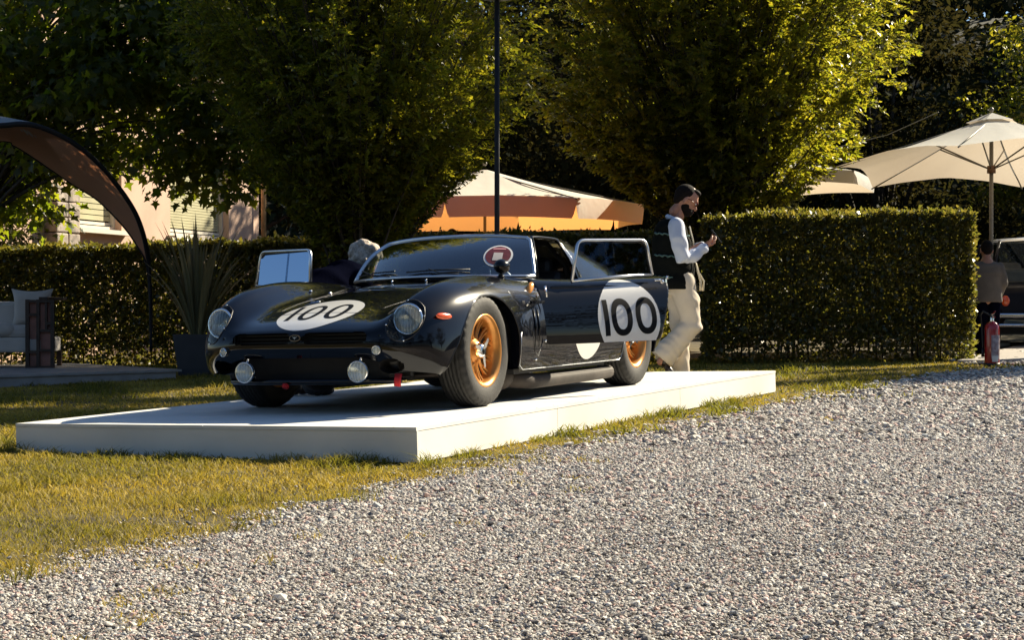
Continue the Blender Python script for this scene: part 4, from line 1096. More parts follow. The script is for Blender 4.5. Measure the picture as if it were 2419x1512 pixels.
for i in order:
    o = bpy.data.objects.new('leaf', lms[i % 3]); COL.objects.link(o); o.parent = maple
    M3 = Matrix([list(B[i][0]), list(B[i][1]), list(B[i][2])]).transposed()
    o.matrix_local = Matrix.Translation(P[i]) @ M3.to_4x4() @ Matrix.Scale(float(L[i]), 4)
paths = []
for i in range(0, len(anchors), 3):
    e = anchors[i]; b = np.array([0, .2, 1.6 + .8 * r.random()]); m_ = np.array([e[0] * .4, e[1] * .5, max(e[2], 2.4) + .5]); tt = np.linspace(0, 1, 9)[:, None]
    pts = (1 - tt)**2 * b + 2 * tt * (1 - tt) * m_ + tt**2 * e; paths.append(([Vector(p) for p in pts], [.03 * (1 - .88 * q / 8) for q in range(9)]))
tubes_mesh('limb', paths, M_bark, maple, 5)['kind'] = 'stuff'
MB().tube([(0, 0, -.1), (.05, .05, 1.2), (0, .3, 2.4), (-.1, 1.0, 3.6)], [.2, .16, .12, .05], 10).build('trunk', M_bark, maple)

# background trees
r = np.random.default_rng(3)
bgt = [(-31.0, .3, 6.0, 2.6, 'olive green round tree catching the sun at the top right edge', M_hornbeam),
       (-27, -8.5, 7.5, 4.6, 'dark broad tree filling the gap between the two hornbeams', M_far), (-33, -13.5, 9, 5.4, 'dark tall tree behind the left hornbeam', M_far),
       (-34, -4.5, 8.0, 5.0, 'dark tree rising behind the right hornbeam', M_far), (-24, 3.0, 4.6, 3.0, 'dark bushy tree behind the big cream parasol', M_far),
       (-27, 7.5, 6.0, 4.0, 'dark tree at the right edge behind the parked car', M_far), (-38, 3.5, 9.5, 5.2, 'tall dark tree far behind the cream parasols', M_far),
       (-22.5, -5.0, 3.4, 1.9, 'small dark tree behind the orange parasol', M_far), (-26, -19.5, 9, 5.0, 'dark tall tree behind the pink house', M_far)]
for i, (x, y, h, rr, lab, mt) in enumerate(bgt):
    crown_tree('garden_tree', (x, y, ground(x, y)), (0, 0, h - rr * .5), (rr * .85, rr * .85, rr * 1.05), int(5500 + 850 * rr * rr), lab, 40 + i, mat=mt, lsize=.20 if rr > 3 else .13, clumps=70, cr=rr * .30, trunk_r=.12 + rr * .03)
crown_tree('garden_tree', (-13.4, 4.0, ground(-13, 4)), (1.0, -1.6, 8.5), (1.7, 1.7, 1.5), 16000, 'tall tree right of the view shading the lawn left of the stage', 78, mat=M_hornbeam, lsize=.11, clumps=45, cr=.6)
crown_tree('garden_tree', (-12.3, 4.9, ground(-12, 5)), (0, 0, 4.1), (1.3, 1.3, 1.3), 9000, 'small dense tree just right of the view shading the far gravel', 77, mat=M_hornbeam, lsize=.09, clumps=40, cr=.5)
crown_tree('shrub', (-8.75, -12.2, ground(-8.75, -12.2)), (0, 0, 2.1), (1.3, 1.1, 1.5), 12000, 'dark rounded shrub above the hedge under the brown tent', 91, mat=M_far, lsize=.09, trunk_r=.06, clumps=45, cr=.5, cat='shrub')
# wooded hillside behind everything
hv = []; ny = 81; nx = 14
rows = []
for i in range(nx):
    row = []
    for j in range(ny):
        y = -110 + 220 * j / (ny - 1); x = -46 - 6.5 * i; z = -.5 + 21 * (1 - math.exp(-i / 4.0)) + 2.2 * math.sin(y * .09 + 1) + 1.1 * math.sin(y * .23 + i)
        if i == 0: z = -1
        row.append((x, y, z))
    rows.append(row)
hill = MB().grid(rows).build('hillside', pm('hillside_earth', (.022, .026, .012), .95, var=.4, scale=.4)); tag(hill, kind='structure')
n = 80000; r = np.random.default_rng(8); yy = r.uniform(-60, 42, n); xx = -45 - 55 * r.random(n)**1.2
ii = (-46 - xx) / 6.5; zz = -.5 + 21 * (1 - np.exp(-np.maximum(ii, 0) / 4.0)) + 2.2 * np.sin(yy * .09 + 1) + 1.1 * np.sin(yy * .23 + ii)
bl = vnoise(xx + 100, yy + 200, 2.6, 21); bl2 = vnoise(xx + 50, yy + 100, 1.1, 22); zz = zz + 3.6 * bl + 1.4 * bl2 + r.random(n) * 1.2
P = np.stack([xx, yy, zz], 1); D = r.normal(size=(n, 3)) * .6 + np.array([.3, 0, -.6]); Nn = r.normal(size=(n, 3)) * .6 + np.array([.4, 0, 1]); L = .56 * r.uniform(.6, 1.3, n)
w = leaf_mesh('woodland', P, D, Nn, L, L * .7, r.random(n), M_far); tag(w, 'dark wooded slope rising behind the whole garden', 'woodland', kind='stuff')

# trees on the photographer's side: the glossy car mirrors them
for i, (x, y, h, rr) in enumerate([(21, 21, 9.5, 4.2), (27, 11, 12, 5.4), (30, 0, 12.0, 5.4), (27, -10, 10.5, 4.8), (12, 27, 10.5, 5.0), (2, 30, 10.0, 4.6), (-8, 29, 9.5, 4.4), (20, -19, 9.5, 4.6)]):
    crown_tree('garden_tree', (x, y, ground(x, y)), (0, 0, h - rr * .55), (rr * .95, rr * .95, rr * 1.1), 5200, ['leafy tree behind the photographer, the one nearest the drive', 'tallest leafy tree behind the photographer', 'leafy tree behind the photographer straight ahead of the car', 'leafy tree at the far end of the row behind the photographer', 'leafy tree across the gravel facing the car side', 'leafy tree across the gravel facing the open door', 'leafy tree across the gravel behind the stage end', 'lone leafy tree on the lawn side behind the photographer'][i], 60 + i, mat=M_far, lsize=.30, clumps=60, cr=rr * .34, group='trees behind the photographer')

# hedges
def hedge(name, path, h, w, n, label, seed, gaps=.0, lsize=.052, mat=None):
    r = np.random.default_rng(seed); path = np.array(path, float); seg_ = np.linalg.norm(np.diff(path, axis=0), axis=1); tot = seg_.sum(); cum = np.concatenate([[0], np.cumsum(seg_)])
    t = empty(name, (path[0][0], path[0][1], 0), label=label, cat='hedge'); o0 = np.array([path[0][0], path[0][1], 0])
    def at(s):
        k = np.clip(np.searchsorted(cum, s, 'right') - 1, 0, len(seg_) - 1); f = (s - cum[k]) / seg_[k]; a, b = path[k], path[k + 1]; d_ = nrm(b - a); return a + (b - a) * f[:, None], d_
    # faces: front/back, top, ends
    area = np.array([tot * h, tot * h, tot * w, w * h, w * h]); face = r.choice(5, n, p=area / area.sum())
    s = r.uniform(0, tot, n); q = r.uniform(-w / 2, w / 2, n); z = h * r.random(n)**.92; dep = np.abs(r.normal(size=n)) * .06 - (r.random(n) < .07) * r.random(n) * .075
    s = np.where(face == 3, dep, np.where(face == 4, tot - dep, s)); q = np.where(face == 0, w / 2 - dep, np.where(face == 1, -w / 2 + dep, q)); z = np.where(face == 2, h - dep, z)
    c, d_ = at(s); nn = np.stack([-d_[:, 1], d_[:, 0]], 1)
    bulge_ = (vnoise(s * 1.0 + 50, z + 50, .35, seed) - .5) * .09; out2 = np.where((face == 0)[:, None], nn, np.where((face == 1)[:, None], -nn, 0)); lat_ = q + np.where(face == 0, bulge_, np.where(face == 1, -bulge_, 0))
    x = c[:, 0] + nn[:, 0] * lat_; y = c[:, 1] + nn[:, 1] * lat_; zt = z + np.where(face == 2, (vnoise(s + 9, q + 9, .25, seed + 1) - .5) * .12, 0)
    holes = vnoise(s + 20, z * 1.2 + 20, .22, seed + 2); keep_ = (face == 2) | (holes > gaps) | (z > h * .9)
    keep_ &= ~((z < .25) & (r.random(n) < .5))
    outv = np.stack([out2[:, 0], out2[:, 1], np.where(face == 2, 1.0, .15)], 1) + np.where((face == 3)[:, None], np.concatenate([-d_, 0 * s[:, None]], 1), 0) + np.where((face == 4)[:, None], np.concatenate([d_, 0 * s[:, None]], 1), 0)
    P = np.stack([x, y, ground(x, y) + zt], 1)[keep_] - o0; n2 = len(P); outv = outv[keep_]
    D = nrm(outv * .55 + r.normal(size=(n2, 3)) * .65 + np.array([0, 0, .15])); Nn = nrm(outv + r.normal(size=(n2, 3)) * .7); L = lsize * r.uniform(.6, 1.35, n2)
    lf = leaf_mesh('foliage', P, D, Nn, L, L * .62, r.random(n2), mat or M_hedge, t); lf['kind'] = 'stuff'
    paths = []
    for i in range(int(tot * 9)):
        s0 = np.array([r.uniform(0.05, tot - .05)]); c, d_ = at(s0); x0, y0 = c[0] + r.uniform(-.3, .3) * w * np.array([-d_[0, 1], d_[0, 0]]); hh = h * r.uniform(.7, .97)
        g0 = ground(x0, y0); paths.append(([Vector((x0 - o0[0], y0 - o0[1], g0)), Vector((x0 - o0[0] + r.normal() * .05, y0 - o0[1] + r.normal() * .05, g0 + hh * .5)), Vector((x0 - o0[0] + r.normal() * .1, y0 - o0[1] + r.normal() * .1, g0 + hh))], [.012, .009, .003]))
    tubes_mesh('stem', paths, M_bark, t, 4)['kind'] = 'stuff'
    return t
hedge('clipped_hedge', [(-10.52, 1.62), (-9.55, -1.35)], 1.76, .75, 52000, 'dense clipped hedge right of the man, its top and end lit by the sun', 31, lsize=.058)
hedge('clipped_hedge', [(-9.95, -1.75), (-8.55, -8.0), (-7.9, -13.5)], 1.60, .55, 130000, 'long clipped hedge behind the car reaching to the left edge', 32, gaps=.14, lsize=.066)

hedge('clipped_hedge', [(2, 24), (17, 19), (22, 4), (19, -14)], 4.6, 1.4, 20000, 'tall unseen hedge added behind the camera to darken what the car mirrors', 33, lsize=.32, mat=M_far)  # added out of view to close the bright gap in the paint's reflections

# ------------------------------------------------------------------ house on the left
def house():
    C0 = Vector((-17.9, -13.2, 0)); e = Vector((.993, .12, 0)).normalized(); n = Vector((-.12, .993, 0)).normalized()   # front wall runs from the corner towards the viewer
    C0.z = ground(C0.x, C0.y) - .1
    t = empty('house', C0, label='pale pink rendered house with a roller shutter window behind the left hedge', cat='house')
    B = Matrix.Identity(4); B.col[0][:3] = e; B.col[1][:3] = n; B.col[2][:3] = (0, 0, 1)
    t.matrix_world = Matrix.Translation(C0) @ B          # local x along the wall, y outwards, z up
    M_wall = pm('pink_render', (.56, .39, .30), .9, var=.10, scale=1.3, bump=.25, bscale=35, detail=7)
    M_frame = pm('white_window_paint', (.62, .58, .50), .6, var=.06); M_shut = pm('roller_shutter', (.42, .40, .25), .55, var=.08, scale=3)
    M_stonew = pm('rough_grey_stone', (.34, .29, .25), .95, var=.35, scale=7, bump=1.0, bscale=14)
    H = 7.0; L = 11.0
    wins = [(1.05, 3.30, 2.12, 3.62), (4.95, 6.35, 2.12, 3.62), (7.3, 8.7, 4.3, 5.7), (1.05, 3.3, 5.1, 6.4)]
    # wall split round the openings, .30 thick
    xs_ = sorted({0, L, *[w[0] for w in wins], *[w[1] for w in wins]}); zs_ = sorted({0, H, *[w[2] for w in wins], *[w[3] for w in wins]})
    mb = MB()
    for a, b in zip(xs_[:-1], xs_[1:]):
        for c, d in zip(zs_[:-1], zs_[1:]):
            if any(w[0] <= a and b <= w[1] and w[2] <= c and d <= w[3] for w in wins): continue
            mb.box(((a + b) / 2, -.15, (c + d) / 2), (b - a, .30, d - c))
    mb.build('wall', M_wall, t, merge=True)
    MB().box((0 - .0, -4.3, H / 2), (.3, 8.0, H)).build('wall', M_wall, t); MB().box((L, -4.3, H / 2), (.3, 8.0, H)).build('wall', M_wall, t)
    MB().box((L / 2, -4.2, H + .12), (L + 1.0, 9.4, .22)).build('roof', pm('roof_edge', (.18, .12, .09), .9, var=.2), t)
    for i, (a, b, c, d) in enumerate(wins):
        mb = MB()
        mb.box(((a + b) / 2, -.17, c + .03), (b - a, .10, .06)); mb.box(((a + b) / 2, -.17, d - .03), (b - a, .10, .06)); mb.box((a + .03, -.17, (c + d) / 2), (.06, .10, d - c - .12)); mb.box((b - .03, -.17, (c + d) / 2), (.06, .10, d - c - .12))
        f = mb.build('window', M_frame, t)
        MB().box(((a + b) / 2, .03, c - .045), (b - a + .25, .28, .07)).build('sill', M_frame, f)
        nsl = 26; mbs = None
        for k in range(nsl if i == 0 else 14):
            z = c + .15 + (d - c - .20) * k / (nsl if i == 0 else 14); hh = (d - c - .20) / (nsl if i == 0 else 14)
            m_ = MB().box(((a + b) / 2, -.19, z + hh / 2), (b - a - .13, .016, hh * .86)); m_.build('slat', M_shut, f)
        MB().box(((a + b) / 2, -.185, c + .105), (b - a - .13, .03, .05)).build('shutter_rail', M_frame, f)
        MB().box(((a + b) / 2, -.26, (c + d) / 2), (b - a, .02, d - c)).build('pane', pm('dark_pane', (.02, .022, .025), .1, spec=.8) if i == 0 else bpy.data.materials['dark_pane'], f)
    # bright corner quoin, set-back wing and a downpipe
    MB().box((-.55, -.75, 3.3), (.8, .8, 6.6)).build('wing', M_wall, t)
    MB().tube([(-.20, .12, 0), (-.20, .12, H)], .05, 10).build('downpipe', pm('copper_pipe', (.42, .27, .14), .5, .4, var=.2), t)
    # stone pier at the far left of the wall
    r = np.random.default_rng(2)
    for k in range(11):
        for q in range(2):
            MB().box((6.75 + .34 * q + r.normal() * .01, .10, .2 + .24 * k), (.32, .24 + r.random() * .04, .225), bev=.02).build('stone', M_stonew, t)
    return t
house()

# ------------------------------------------------------------------ parasols
def cloth_mat(name, col, trans, tw=.5, var=.05):
    m = bpy.data.materials.new(name); m.use_nodes = True; t = m.node_tree; t.nodes.clear(); out = node(t, 'ShaderNodeOutputMaterial'); mx = node(t, 'ShaderNodeMixShader'); mx.inputs[0].default_value = tw
    d = node(t, 'ShaderNodeBsdfPrincipled', i_Roughness=.85); tr = node(t, 'ShaderNodeBsdfTranslucent', i_Color=(*trans, 1)); tc = node(t, 'ShaderNodeTexCoord'); nz = node(t, 'ShaderNodeTexNoise', i_Scale=2.0, i_Detail=5.0)
    cr = node(t, 'ShaderNodeValToRGB'); cr.color_ramp.elements[0].color = (*[c * (1 - var) for c in col], 1); cr.color_ramp.elements[1].color = (*[min(1, c * (1 + var)) for c in col], 1)
    wv = node(t, 'ShaderNodeTexNoise', i_Scale=6.0, i_Detail=3.0); bp = node(t, 'ShaderNodeBump', i_Strength=.35, i_Distance=.02)
    t.links.new(tc.outputs['Object'], nz.inputs['Vector']); t.links.new(tc.outputs['Object'], wv.inputs['Vector']); t.links.new(wv.outputs['Fac'], bp.inputs['Height']); t.links.new(bp.outputs[0], d.inputs['Normal'])
    t.links.new(nz.outputs['Fac'], cr.inputs[0]); t.links.new(cr.outputs[0], d.inputs['Base Color']); t.links.new(d.outputs[0], mx.inputs[1]); t.links.new(tr.outputs[0], mx.inputs[2]); t.links.new(mx.outputs[0], out.inputs[0]); return m
M_cream = cloth_mat('cream_canvas', (.66, .66, .63), (.72, .60, .46), .34)
M_orangec = cloth_mat('orange_canvas', (.92, .88, .78), (1.0, .43, .13), .38)
M_pole = pm('grey_pole', (.22, .20, .17), .5, .3); M_wood = pm('brown_wood', (.20, .10, .05), .55, var=.25, scale=12)
def parasol(name, base, H, Rr_, drop, n, ang0, mat, label, valance=0, tilt=(0, 0), sag=.10, vent=True, pole_r=.03, notch=True):
    g = ground(*base); t = empty(name, (base[0], base[1], g), label=label, cat='parasol')
    TM = Matrix.Translation((0, 0, H)) @ Matrix.Rotation(tilt[0], 4, 'X') @ Matrix.Rotation(tilt[1], 4, 'Y')
    MB().tube([(0, 0, 0), (0, 0, H - .03)], pole_r, 12).build('pole', M_pole, t)
    MB().lathe([(0, .10), (.25, .10), (.28, .06), (.28, 0), (0, 0)], 24).build('base', M_pole, t)
    corner = [Vector((Rr_ * math.cos(ang0 + 2 * PI * k / n), Rr_ * math.sin(ang0 + 2 * PI * k / n), -drop)) for k in range(n)]
    for k in range(n):
        a, b = corner[k], corner[(k + 1) % n]; rows = []
        for i in range(13):
            f = .02 + .98 * i / 12; row = []
            for j in range(13):
                q = j / 12; p = (a.lerp(b, q)) * f; s = sag * Rr_ * math.sin(PI * q) * f
                p = p - p.normalized() * s * .35 * f; p.z += -0.0 + s * .22 * f - .02 * Rr_ * math.sin(PI * f) + .006 * math.sin(q * 19 + k) * f * math.sin(PI * q); row.append(TM @ p)
            rows.append(row)
        MB().grid(rows).build('canopy_panel', mat, t)
        if valance:
            rows = []
            for j in range(61):
                q = j / 60; p = a.lerp(b, q); s = sag * Rr_ * math.sin(PI * q); p = p - p.normalized() * s * .35; p.z += s * .22; hh = valance * (1 if not notch else min(1, .35 + 26 * min(q, 1 - q)))
                o = p.normalized() * .02; o.z = 0; rows.append([TM @ (p + o * 0), TM @ (p + o + Vector((0, 0, -hh * .5))), TM @ (p + o * .5 + Vector((0, 0, -hh)))])
            MB().grid(rows).build('valance', mat, t)
        MB().tube([TM @ Vector((0, 0, -.05)), TM @ (corner[k] * .5 + Vector((0, 0, -.03))), TM @ (corner[k] * 1.01 + Vector((0, 0, -.012)))], .012, 6).build('rib', M_pole, t)
        MB().tube([Vector((0, 0, H - drop * 1.02)), TM @ (corner[k] * .42 + Vector((0, 0, -.03)))], .012, 6).build('strut', M_pole, t)
    MB().lathe([(.0, H - drop * 1.02 + .06), (.06, H - drop * 1.02 + .06), (.065, H - drop * 1.02 - .05), (0, H - drop * 1.02 - .05)], 16).build('hub', M_wood, t)
    if vent:
        for k in range(n):
            a, b = corner[k], corner[(k + 1) % n]; rows = []
            for i in range(5):
                f = .01 + .15 * i / 4; rows.append([TM @ ((a.lerp(b, q)) * f * (1 - .06 * math.sin(PI * q)) + Vector((0, 0, .05 - .03 * i / 4))) for q in np.linspace(0, 1, 7)])
            MB().grid(rows).build('vent_cap', mat, t)
    MB().sphere((0, 0, H + .09), (.035, .035, .04), 12, 8).build('finial', M_pole, t)
    return t
parasol('parasol', (-14.50, -6.62), 2.92, 2.55, .60, 8, R(12), M_orangec, 'large white-topped parasol glowing orange underneath behind the roof of the black car', valance=.31, pole_r=.025, vent=False, sag=.03)
parasol('parasol', (-15.60, 1.12), 3.42, 2.42, .78, 6, R(-62), M_cream, 'big cream six-sided parasol with wooden hub at the right edge', tilt=(R(2), R(-3)), sag=.16)
parasol('parasol', (-16.2, -2.75), 3.20, 2.10, .50, 6, R(64), M_cream, 'second cream parasol partly hidden behind the right hornbeam', valance=.20, sag=.06, notch=False)
mb = MB(); mb.tube([(-15.4, -1.35, 2.98), (-14.6, -.2, 3.10), (-14.2, .6, 3.35)], .006, 5); tag(mb.build('guy_rope', M_pole), 'thin slack rope running between the two cream parasols', 'rope')

# ------------------------------------------------------------------ lamp post
lp = empty('lamp_post', (-3.80, -1.46, ground(-3.8, -1.46)), label='slim black garden lamp post with a flat disc head behind the car', cat='lamp post')
M_lamp = pm('black_lamp_paint', (.010, .012, .016), .6, spec=.25)
MB().tube([(0, 0, 0), (0, 0, 3.54)], .0235, 16).build('pole', M_lamp, lp)
MB().lathe([(0, 0), (.10, 0), (.10, .012), (.035, .03), (.03, .06), (0, .06)], 20).build('foot_plate', M_lamp, lp)
MB().lathe([(0, 3.53), (.17, 3.535), (.185, 3.55), (.18, 3.575), (.08, 3.60), (0, 3.61)], 32).build('lamp_head', M_lamp, lp)
MB().lathe([(0, 3.524), (.14, 3.526), (.14, 3.532), (0, 3.532)], 28).build('diffuser', pm('milky_diffuser', (.5, .5, .48), .5), lp)

# ------------------------------------------------------------------ fire extinguisher
fe = empty('fire_extinguisher', (-8.91, 2.13, ground(-8.93, 2.16)), label='tall red fire extinguisher standing on the edge of the gravel', cat='fire extinguisher'); fe.rotation_euler = (0, 0, R(24))
M_fered = pm('extinguisher_red', (.40, .006, .010), .25, coat=.8, var=.1)
MB().lathe([(0, 0), (.078, 0), (.080, .02), (.080, .40), (.074, .445), (.05, .475), (.025, .49), (0, .49)], 28).build('cylinder_body', M_fered, fe)
MB().lathe([(.083, 0), (.086, .0), (.086, .035), (.083, .035)], 28).build('foot_ring', M_black, fe)
mb = MB(); mb.lathe([(.022, .48), (.024, .53), (.018, .55), (0, .55)], 14); mb.box((.03, 0, .535), (.07, .022, .022)); mb.box((-.005, 0, .56), (.03, .02, .03)); mb.build('valve', M_chrome, fe)
mb = MB(); mb.tube([(-.02, 0, .565), (.05, 0, .575), (.12, 0, .60)], .010, 6, flat=.5); mb.tube([(-.01, 0, .55), (.05, 0, .545), (.11, 0, .535)], .009, 6, flat=.5); mb.build('handle', M_fered, fe)
mb = MB(); mb.tube([(.03, .0, .535), (.07, -.05, .56), (.03, -.11, .60), (-.03, -.12, .56), (-.04, -.10, .42), (-.03, -.092, .25), (-.02, -.092, .12)], .010, 8); mb.build('hose', M_black, fe)
mb = MB(); mb.lathe([(.0, .10), (.018, .10), (.013, .19), (0, .19)], 12, Matrix.Translation((-.02, -.095, 0))); mb.build('nozzle', M_black, fe)
rows = [[(.0812 * math.cos(a), .0812 * math.sin(a), z) for z in (.08, .20, .34)] for a in np.linspace(R(-20), R(75), 10)]
lb = MB().grid(rows).build('label', pm('extinguisher_label', (.34, .20, .22), .5, var=.3, scale=30, col2=(.5, .44, .46)), fe)
rows = [[(.0818 * math.cos(a), .0818 * math.sin(a), z) for z in (.05, .115)] for a in np.linspace(R(-15), R(40), 8)]
MB().grid(rows).build('white_tag', M_white, fe)

# ------------------------------------------------------------------ deck, tent, sofa, planter
deck_pts = [(-5.30, -5.95), (-.9, -7.35), (-2.0, -10.2), (-6.5, -8.4)]
M_deckw = pm('grey_deck', (.30, .28, .27), .7, var=.15, scale=5)
dk = empty('terrace_deck', (-5.3, -5.95, ground(-5.3, -5.95)), label='low grey terrace deck under the brown arched tent at the left', cat='deck')
a, b, c, d = [Vector((x + 5.3, y + 5.95, 0)) for x, y in deck_pts]; nb = 14
for k in range(nb):
    t0, t1 = k / nb, (k + 1) / nb; g = .004
    mb = MB(); mb.prism([(p.x, p.y) for p in (a.lerp(d, t0 + g / 2), b.lerp(c, t0 + g / 2), b.lerp(c, t1 - g / 2), a.lerp(d, t1 - g / 2))], .075, .10); mb.build('plank', M_deckw, dk)
mb = MB(); mb.prism([(p.x, p.y) for p in (a.lerp(c, .012), b.lerp(d, .012), c.lerp(a, .012), d.lerp(b, .012))], -.1, .073); mb.build('deck_frame', M_deckw, dk)

tent = empty('arched_tent', (-5.9, -6.9, ground(-5.9, -6.9)), label='brown fabric arched tent with a black pipe rim curving down at the left', cat='tent')
TB = Vector((-5.9, -6.9, ground(-5.9, -6.9)))
outer = [Vector(p) - TB for p in ((-2.2, -7.85, 2.10), (-2.9, -7.45, 2.34), (-3.69, -7.07, 2.46), (-3.88, -6.95, 2.49), (-4.05, -6.84, 2.47), (-4.34, -6.70, 2.35), (-4.70, -6.60, 2.13), (-5.13, -6.55, 1.77), (-5.45, -6.60, 1.47), (-5.78, -6.74, 1.08), (-5.92, -6.82, .60), (-5.98, -6.86, .08))]
inner = [Vector(p) - TB for p in ((-3.2, -9.3, 2.25), (-4.0, -8.7, 2.40), (-4.87, -8.10, 2.45), (-4.95, -7.97, 2.40), (-5.05, -7.80, 2.28), (-5.32, -7.46, 1.98), (-5.50, -7.24, 1.80), (-5.66, -7.02, 1.52), (-5.76, -6.90, 1.30), (-5.82, -6.80, 1.06), (-5.93, -6.84, .58), (-5.985, -6.87, .10))]
def smooth_pts(P, m=6):
    P = [P[0]] + list(P) + [P[-1]]; out = []
    for i in range(1, len(P) - 2):
        for k in range(m):
            t = k / m; out.append(.5 * ((2 * P[i]) + (P[i + 1] - P[i - 1]) * t + (2 * P[i - 1] - 5 * P[i] + 4 * P[i + 1] - P[i + 2]) * t * t + (3 * P[i] - P[i - 1] - 3 * P[i + 1] + P[i + 2]) * t**3))
    out.append(P[-2]); return out
so, si = smooth_pts(outer), smooth_pts(inner)
M_tent = cloth_mat('brown_tent_fabric', (.46, .28, .20), (.65, .26, .12), .35, .1)
rows = []
for p, q in zip(so, si):
    rows.append([p.lerp(q, k / 10) + Vector((-.02, -.02, .10)) * math.sin(PI * k / 10) * (p.z / 2.5) for k in range(11)])
MB().grid(rows).build('canopy', M_tent, tent)
MB().tube(so, [.028 if p.z > 1.3 else .018 for p in so], 8).build('rim_pipe', M_lamp, tent); MB().tube(si, .012, 6).build('rim_pipe', M_lamp, tent)
rows = [[p + Vector((0, 0, .03)), p + Vector((-.25, -.6, .14)) * (1 if p.z > 1 else p.z), p.lerp(q, 1.0) + Vector((0, 0, .12))] for p, q in zip(so[:32], si[:32])]
MB().grid(rows).build('outer_skin', pm('skylit_outer_skin', (.30, .33, .36), .5), tent)  # blue-grey colour paints the sky light on top of the tent

sofa = empty('garden_armchair', (-5.02, -7.58, ground(-5, -7.6) + .10), rz=R(-66 + 90), label='white cushioned garden armchair with a dark wooden lattice side panel', cat='armchair')
# local x: towards the right of the picture, y: away
sofa.rotation_euler = (0, 0, math.atan2(.911, -.4115))
M_cush = pm('grey_white_cushion', (.48, .44, .40), .9, var=.08, scale=5, sheen=.3); M_dw = pm('dark_teak', (.035, .018, .012), .5, var=.4, scale=14); M_pk = pm('reddish_panel', (.34, .15, .11), .6, var=.2)
MB().box((-.52, .40, .28), (.96, .80, .17), bev=.03).build('seat_base', M_cush, sofa)
MB().box((-.55, .36, .43), (.80, .68, .14), bev=.05).build('seat_cushion', M_cush, sofa)
MB().box((-.60, .74, .56), (.86, .16, .42), Matrix.Rotation(R(-8), 3, 'X'), bev=.06).build('back_cushion', M_cush, sofa)
rows = []
for i in range(15):
    row = []
    for j in range(15):
        u_, v_ = -1 + 2 * i / 14, -1 + 2 * j / 14; pin = 1 - .16 * (1 - abs(u_)**2) * (abs(v_)**6) - .0; pv = 1 - .16 * (1 - abs(v_)**2) * abs(u_)**6
        row.append((-.30 + .24 * u_ * pv, .52 - .09 * (1 - u_**4) * (1 - v_**4), .70 + .22 * v_ * pin))
    rows.append(row)
mb = MB().grid(rows); mb.grid([[(x, 1.06 - y, z) for x, y, z in row] for row in rows]); mb.build('scatter_cushion', M_cush, sofa)
MB().sphere((-.52, .06, .45), (.17, .10, .085), 18, 10).build('bolster', M_cush, sofa)
MB().box((-.02, .38, .80), (.10, .84, .035), bev=.006).build('armrest', M_dw, sofa)
px0, px1 = -.22, .10                        # the lattice panel faces the viewer at the right end
bars = [((px0 + .02, .40), (.04, .78)), ((px1 - .02, .40), (.04, .78)), ((-.08, .40), (.035, .78))]
for (x, z), (w_, h_) in bars: MB().box((x, -.02, z), (w_, .04, h_)).build('lattice_bar', M_dw, sofa)
for x0, x1, z in ((-.22, .10, .77), (-.22, .10, .03), (-.20, -.10, .62), (-.06, .06, .44), (-.06, .06, .22), (-.20, -.10, .20), (.00, .08, .52)): MB().box(((x0 + x1) / 2, -.022, z), (x1 - x0, .032, .03)).build('lattice_bar', M_dw, sofa)
MB().box((.01, -.021, .60), (.025, .030, .30)).build('lattice_bar', M_dw, sofa)
MB().box((-.06, .01, .40), (.29, .012, .74)).build('side_panel', M_pk, sofa)
for x, y in ((-.95, .05), (-.95, .75), (-.05, .75)): MB().box((x, y, .10), (.05, .05, .20)).build('leg', M_dw, sofa)

pl = empty('planter', (-5.95, -6.20, ground(-5.95, -6.2)), label='tall dark grey tapered square planter beside the right front fender', cat='planter'); pl.rotation_euler = (0, 0, R(20))
M_pl = pm('anthracite_planter', (.035, .037, .045), .55, var=.1)
mb = MB(); b0, b1, hh = .17, .225, .47
V = [(-b0, -b0, 0), (b0, -b0, 0), (b0, b0, 0), (-b0, b0, 0), (-b1, -b1, hh), (b1, -b1, hh), (b1, b1, hh), (-b1, b1, hh), (-b1 + .02, -b1 + .02, hh), (b1 - .02, -b1 + .02, hh), (b1 - .02, b1 - .02, hh), (-b1 + .02, b1 - .02, hh), (-b1 + .03, -b1 + .03, hh - .04), (b1 - .03, -b1 + .03, hh - .04), (b1 - .03, b1 - .03, hh - .04), (-b1 + .03, b1 - .03, hh - .04)]
F = [(3, 2, 1, 0)] + [(i, (i + 1) % 4, 4 + (i + 1) % 4, 4 + i) for i in range(4)] + [(4 + i, 4 + (i + 1) % 4, 8 + (i + 1) % 4, 8 + i) for i in range(4)] + [(8 + i, 8 + (i + 1) % 4, 12 + (i + 1) % 4, 12 + i) for i in range(4)]
mb.add(V, F, False); mb.build('pot', M_pl, pl); MB().box((0, 0, hh - .05), (.39, .39, .02)).build('soil', M_soil, pl)
phx = empty('flax_plant', (-5.95, -6.20, ground(-5.95, -6.2) + hh - .05), label='spiky New Zealand flax with long sword leaves growing in the dark planter', cat='plant')
M_flax = leaf_mat('flax_leaves', (.10, .105, .055), (.30, .27, .14), trans=(.36, .30, .12), tw=.28, rough=.5)
r = np.random.default_rng(17)
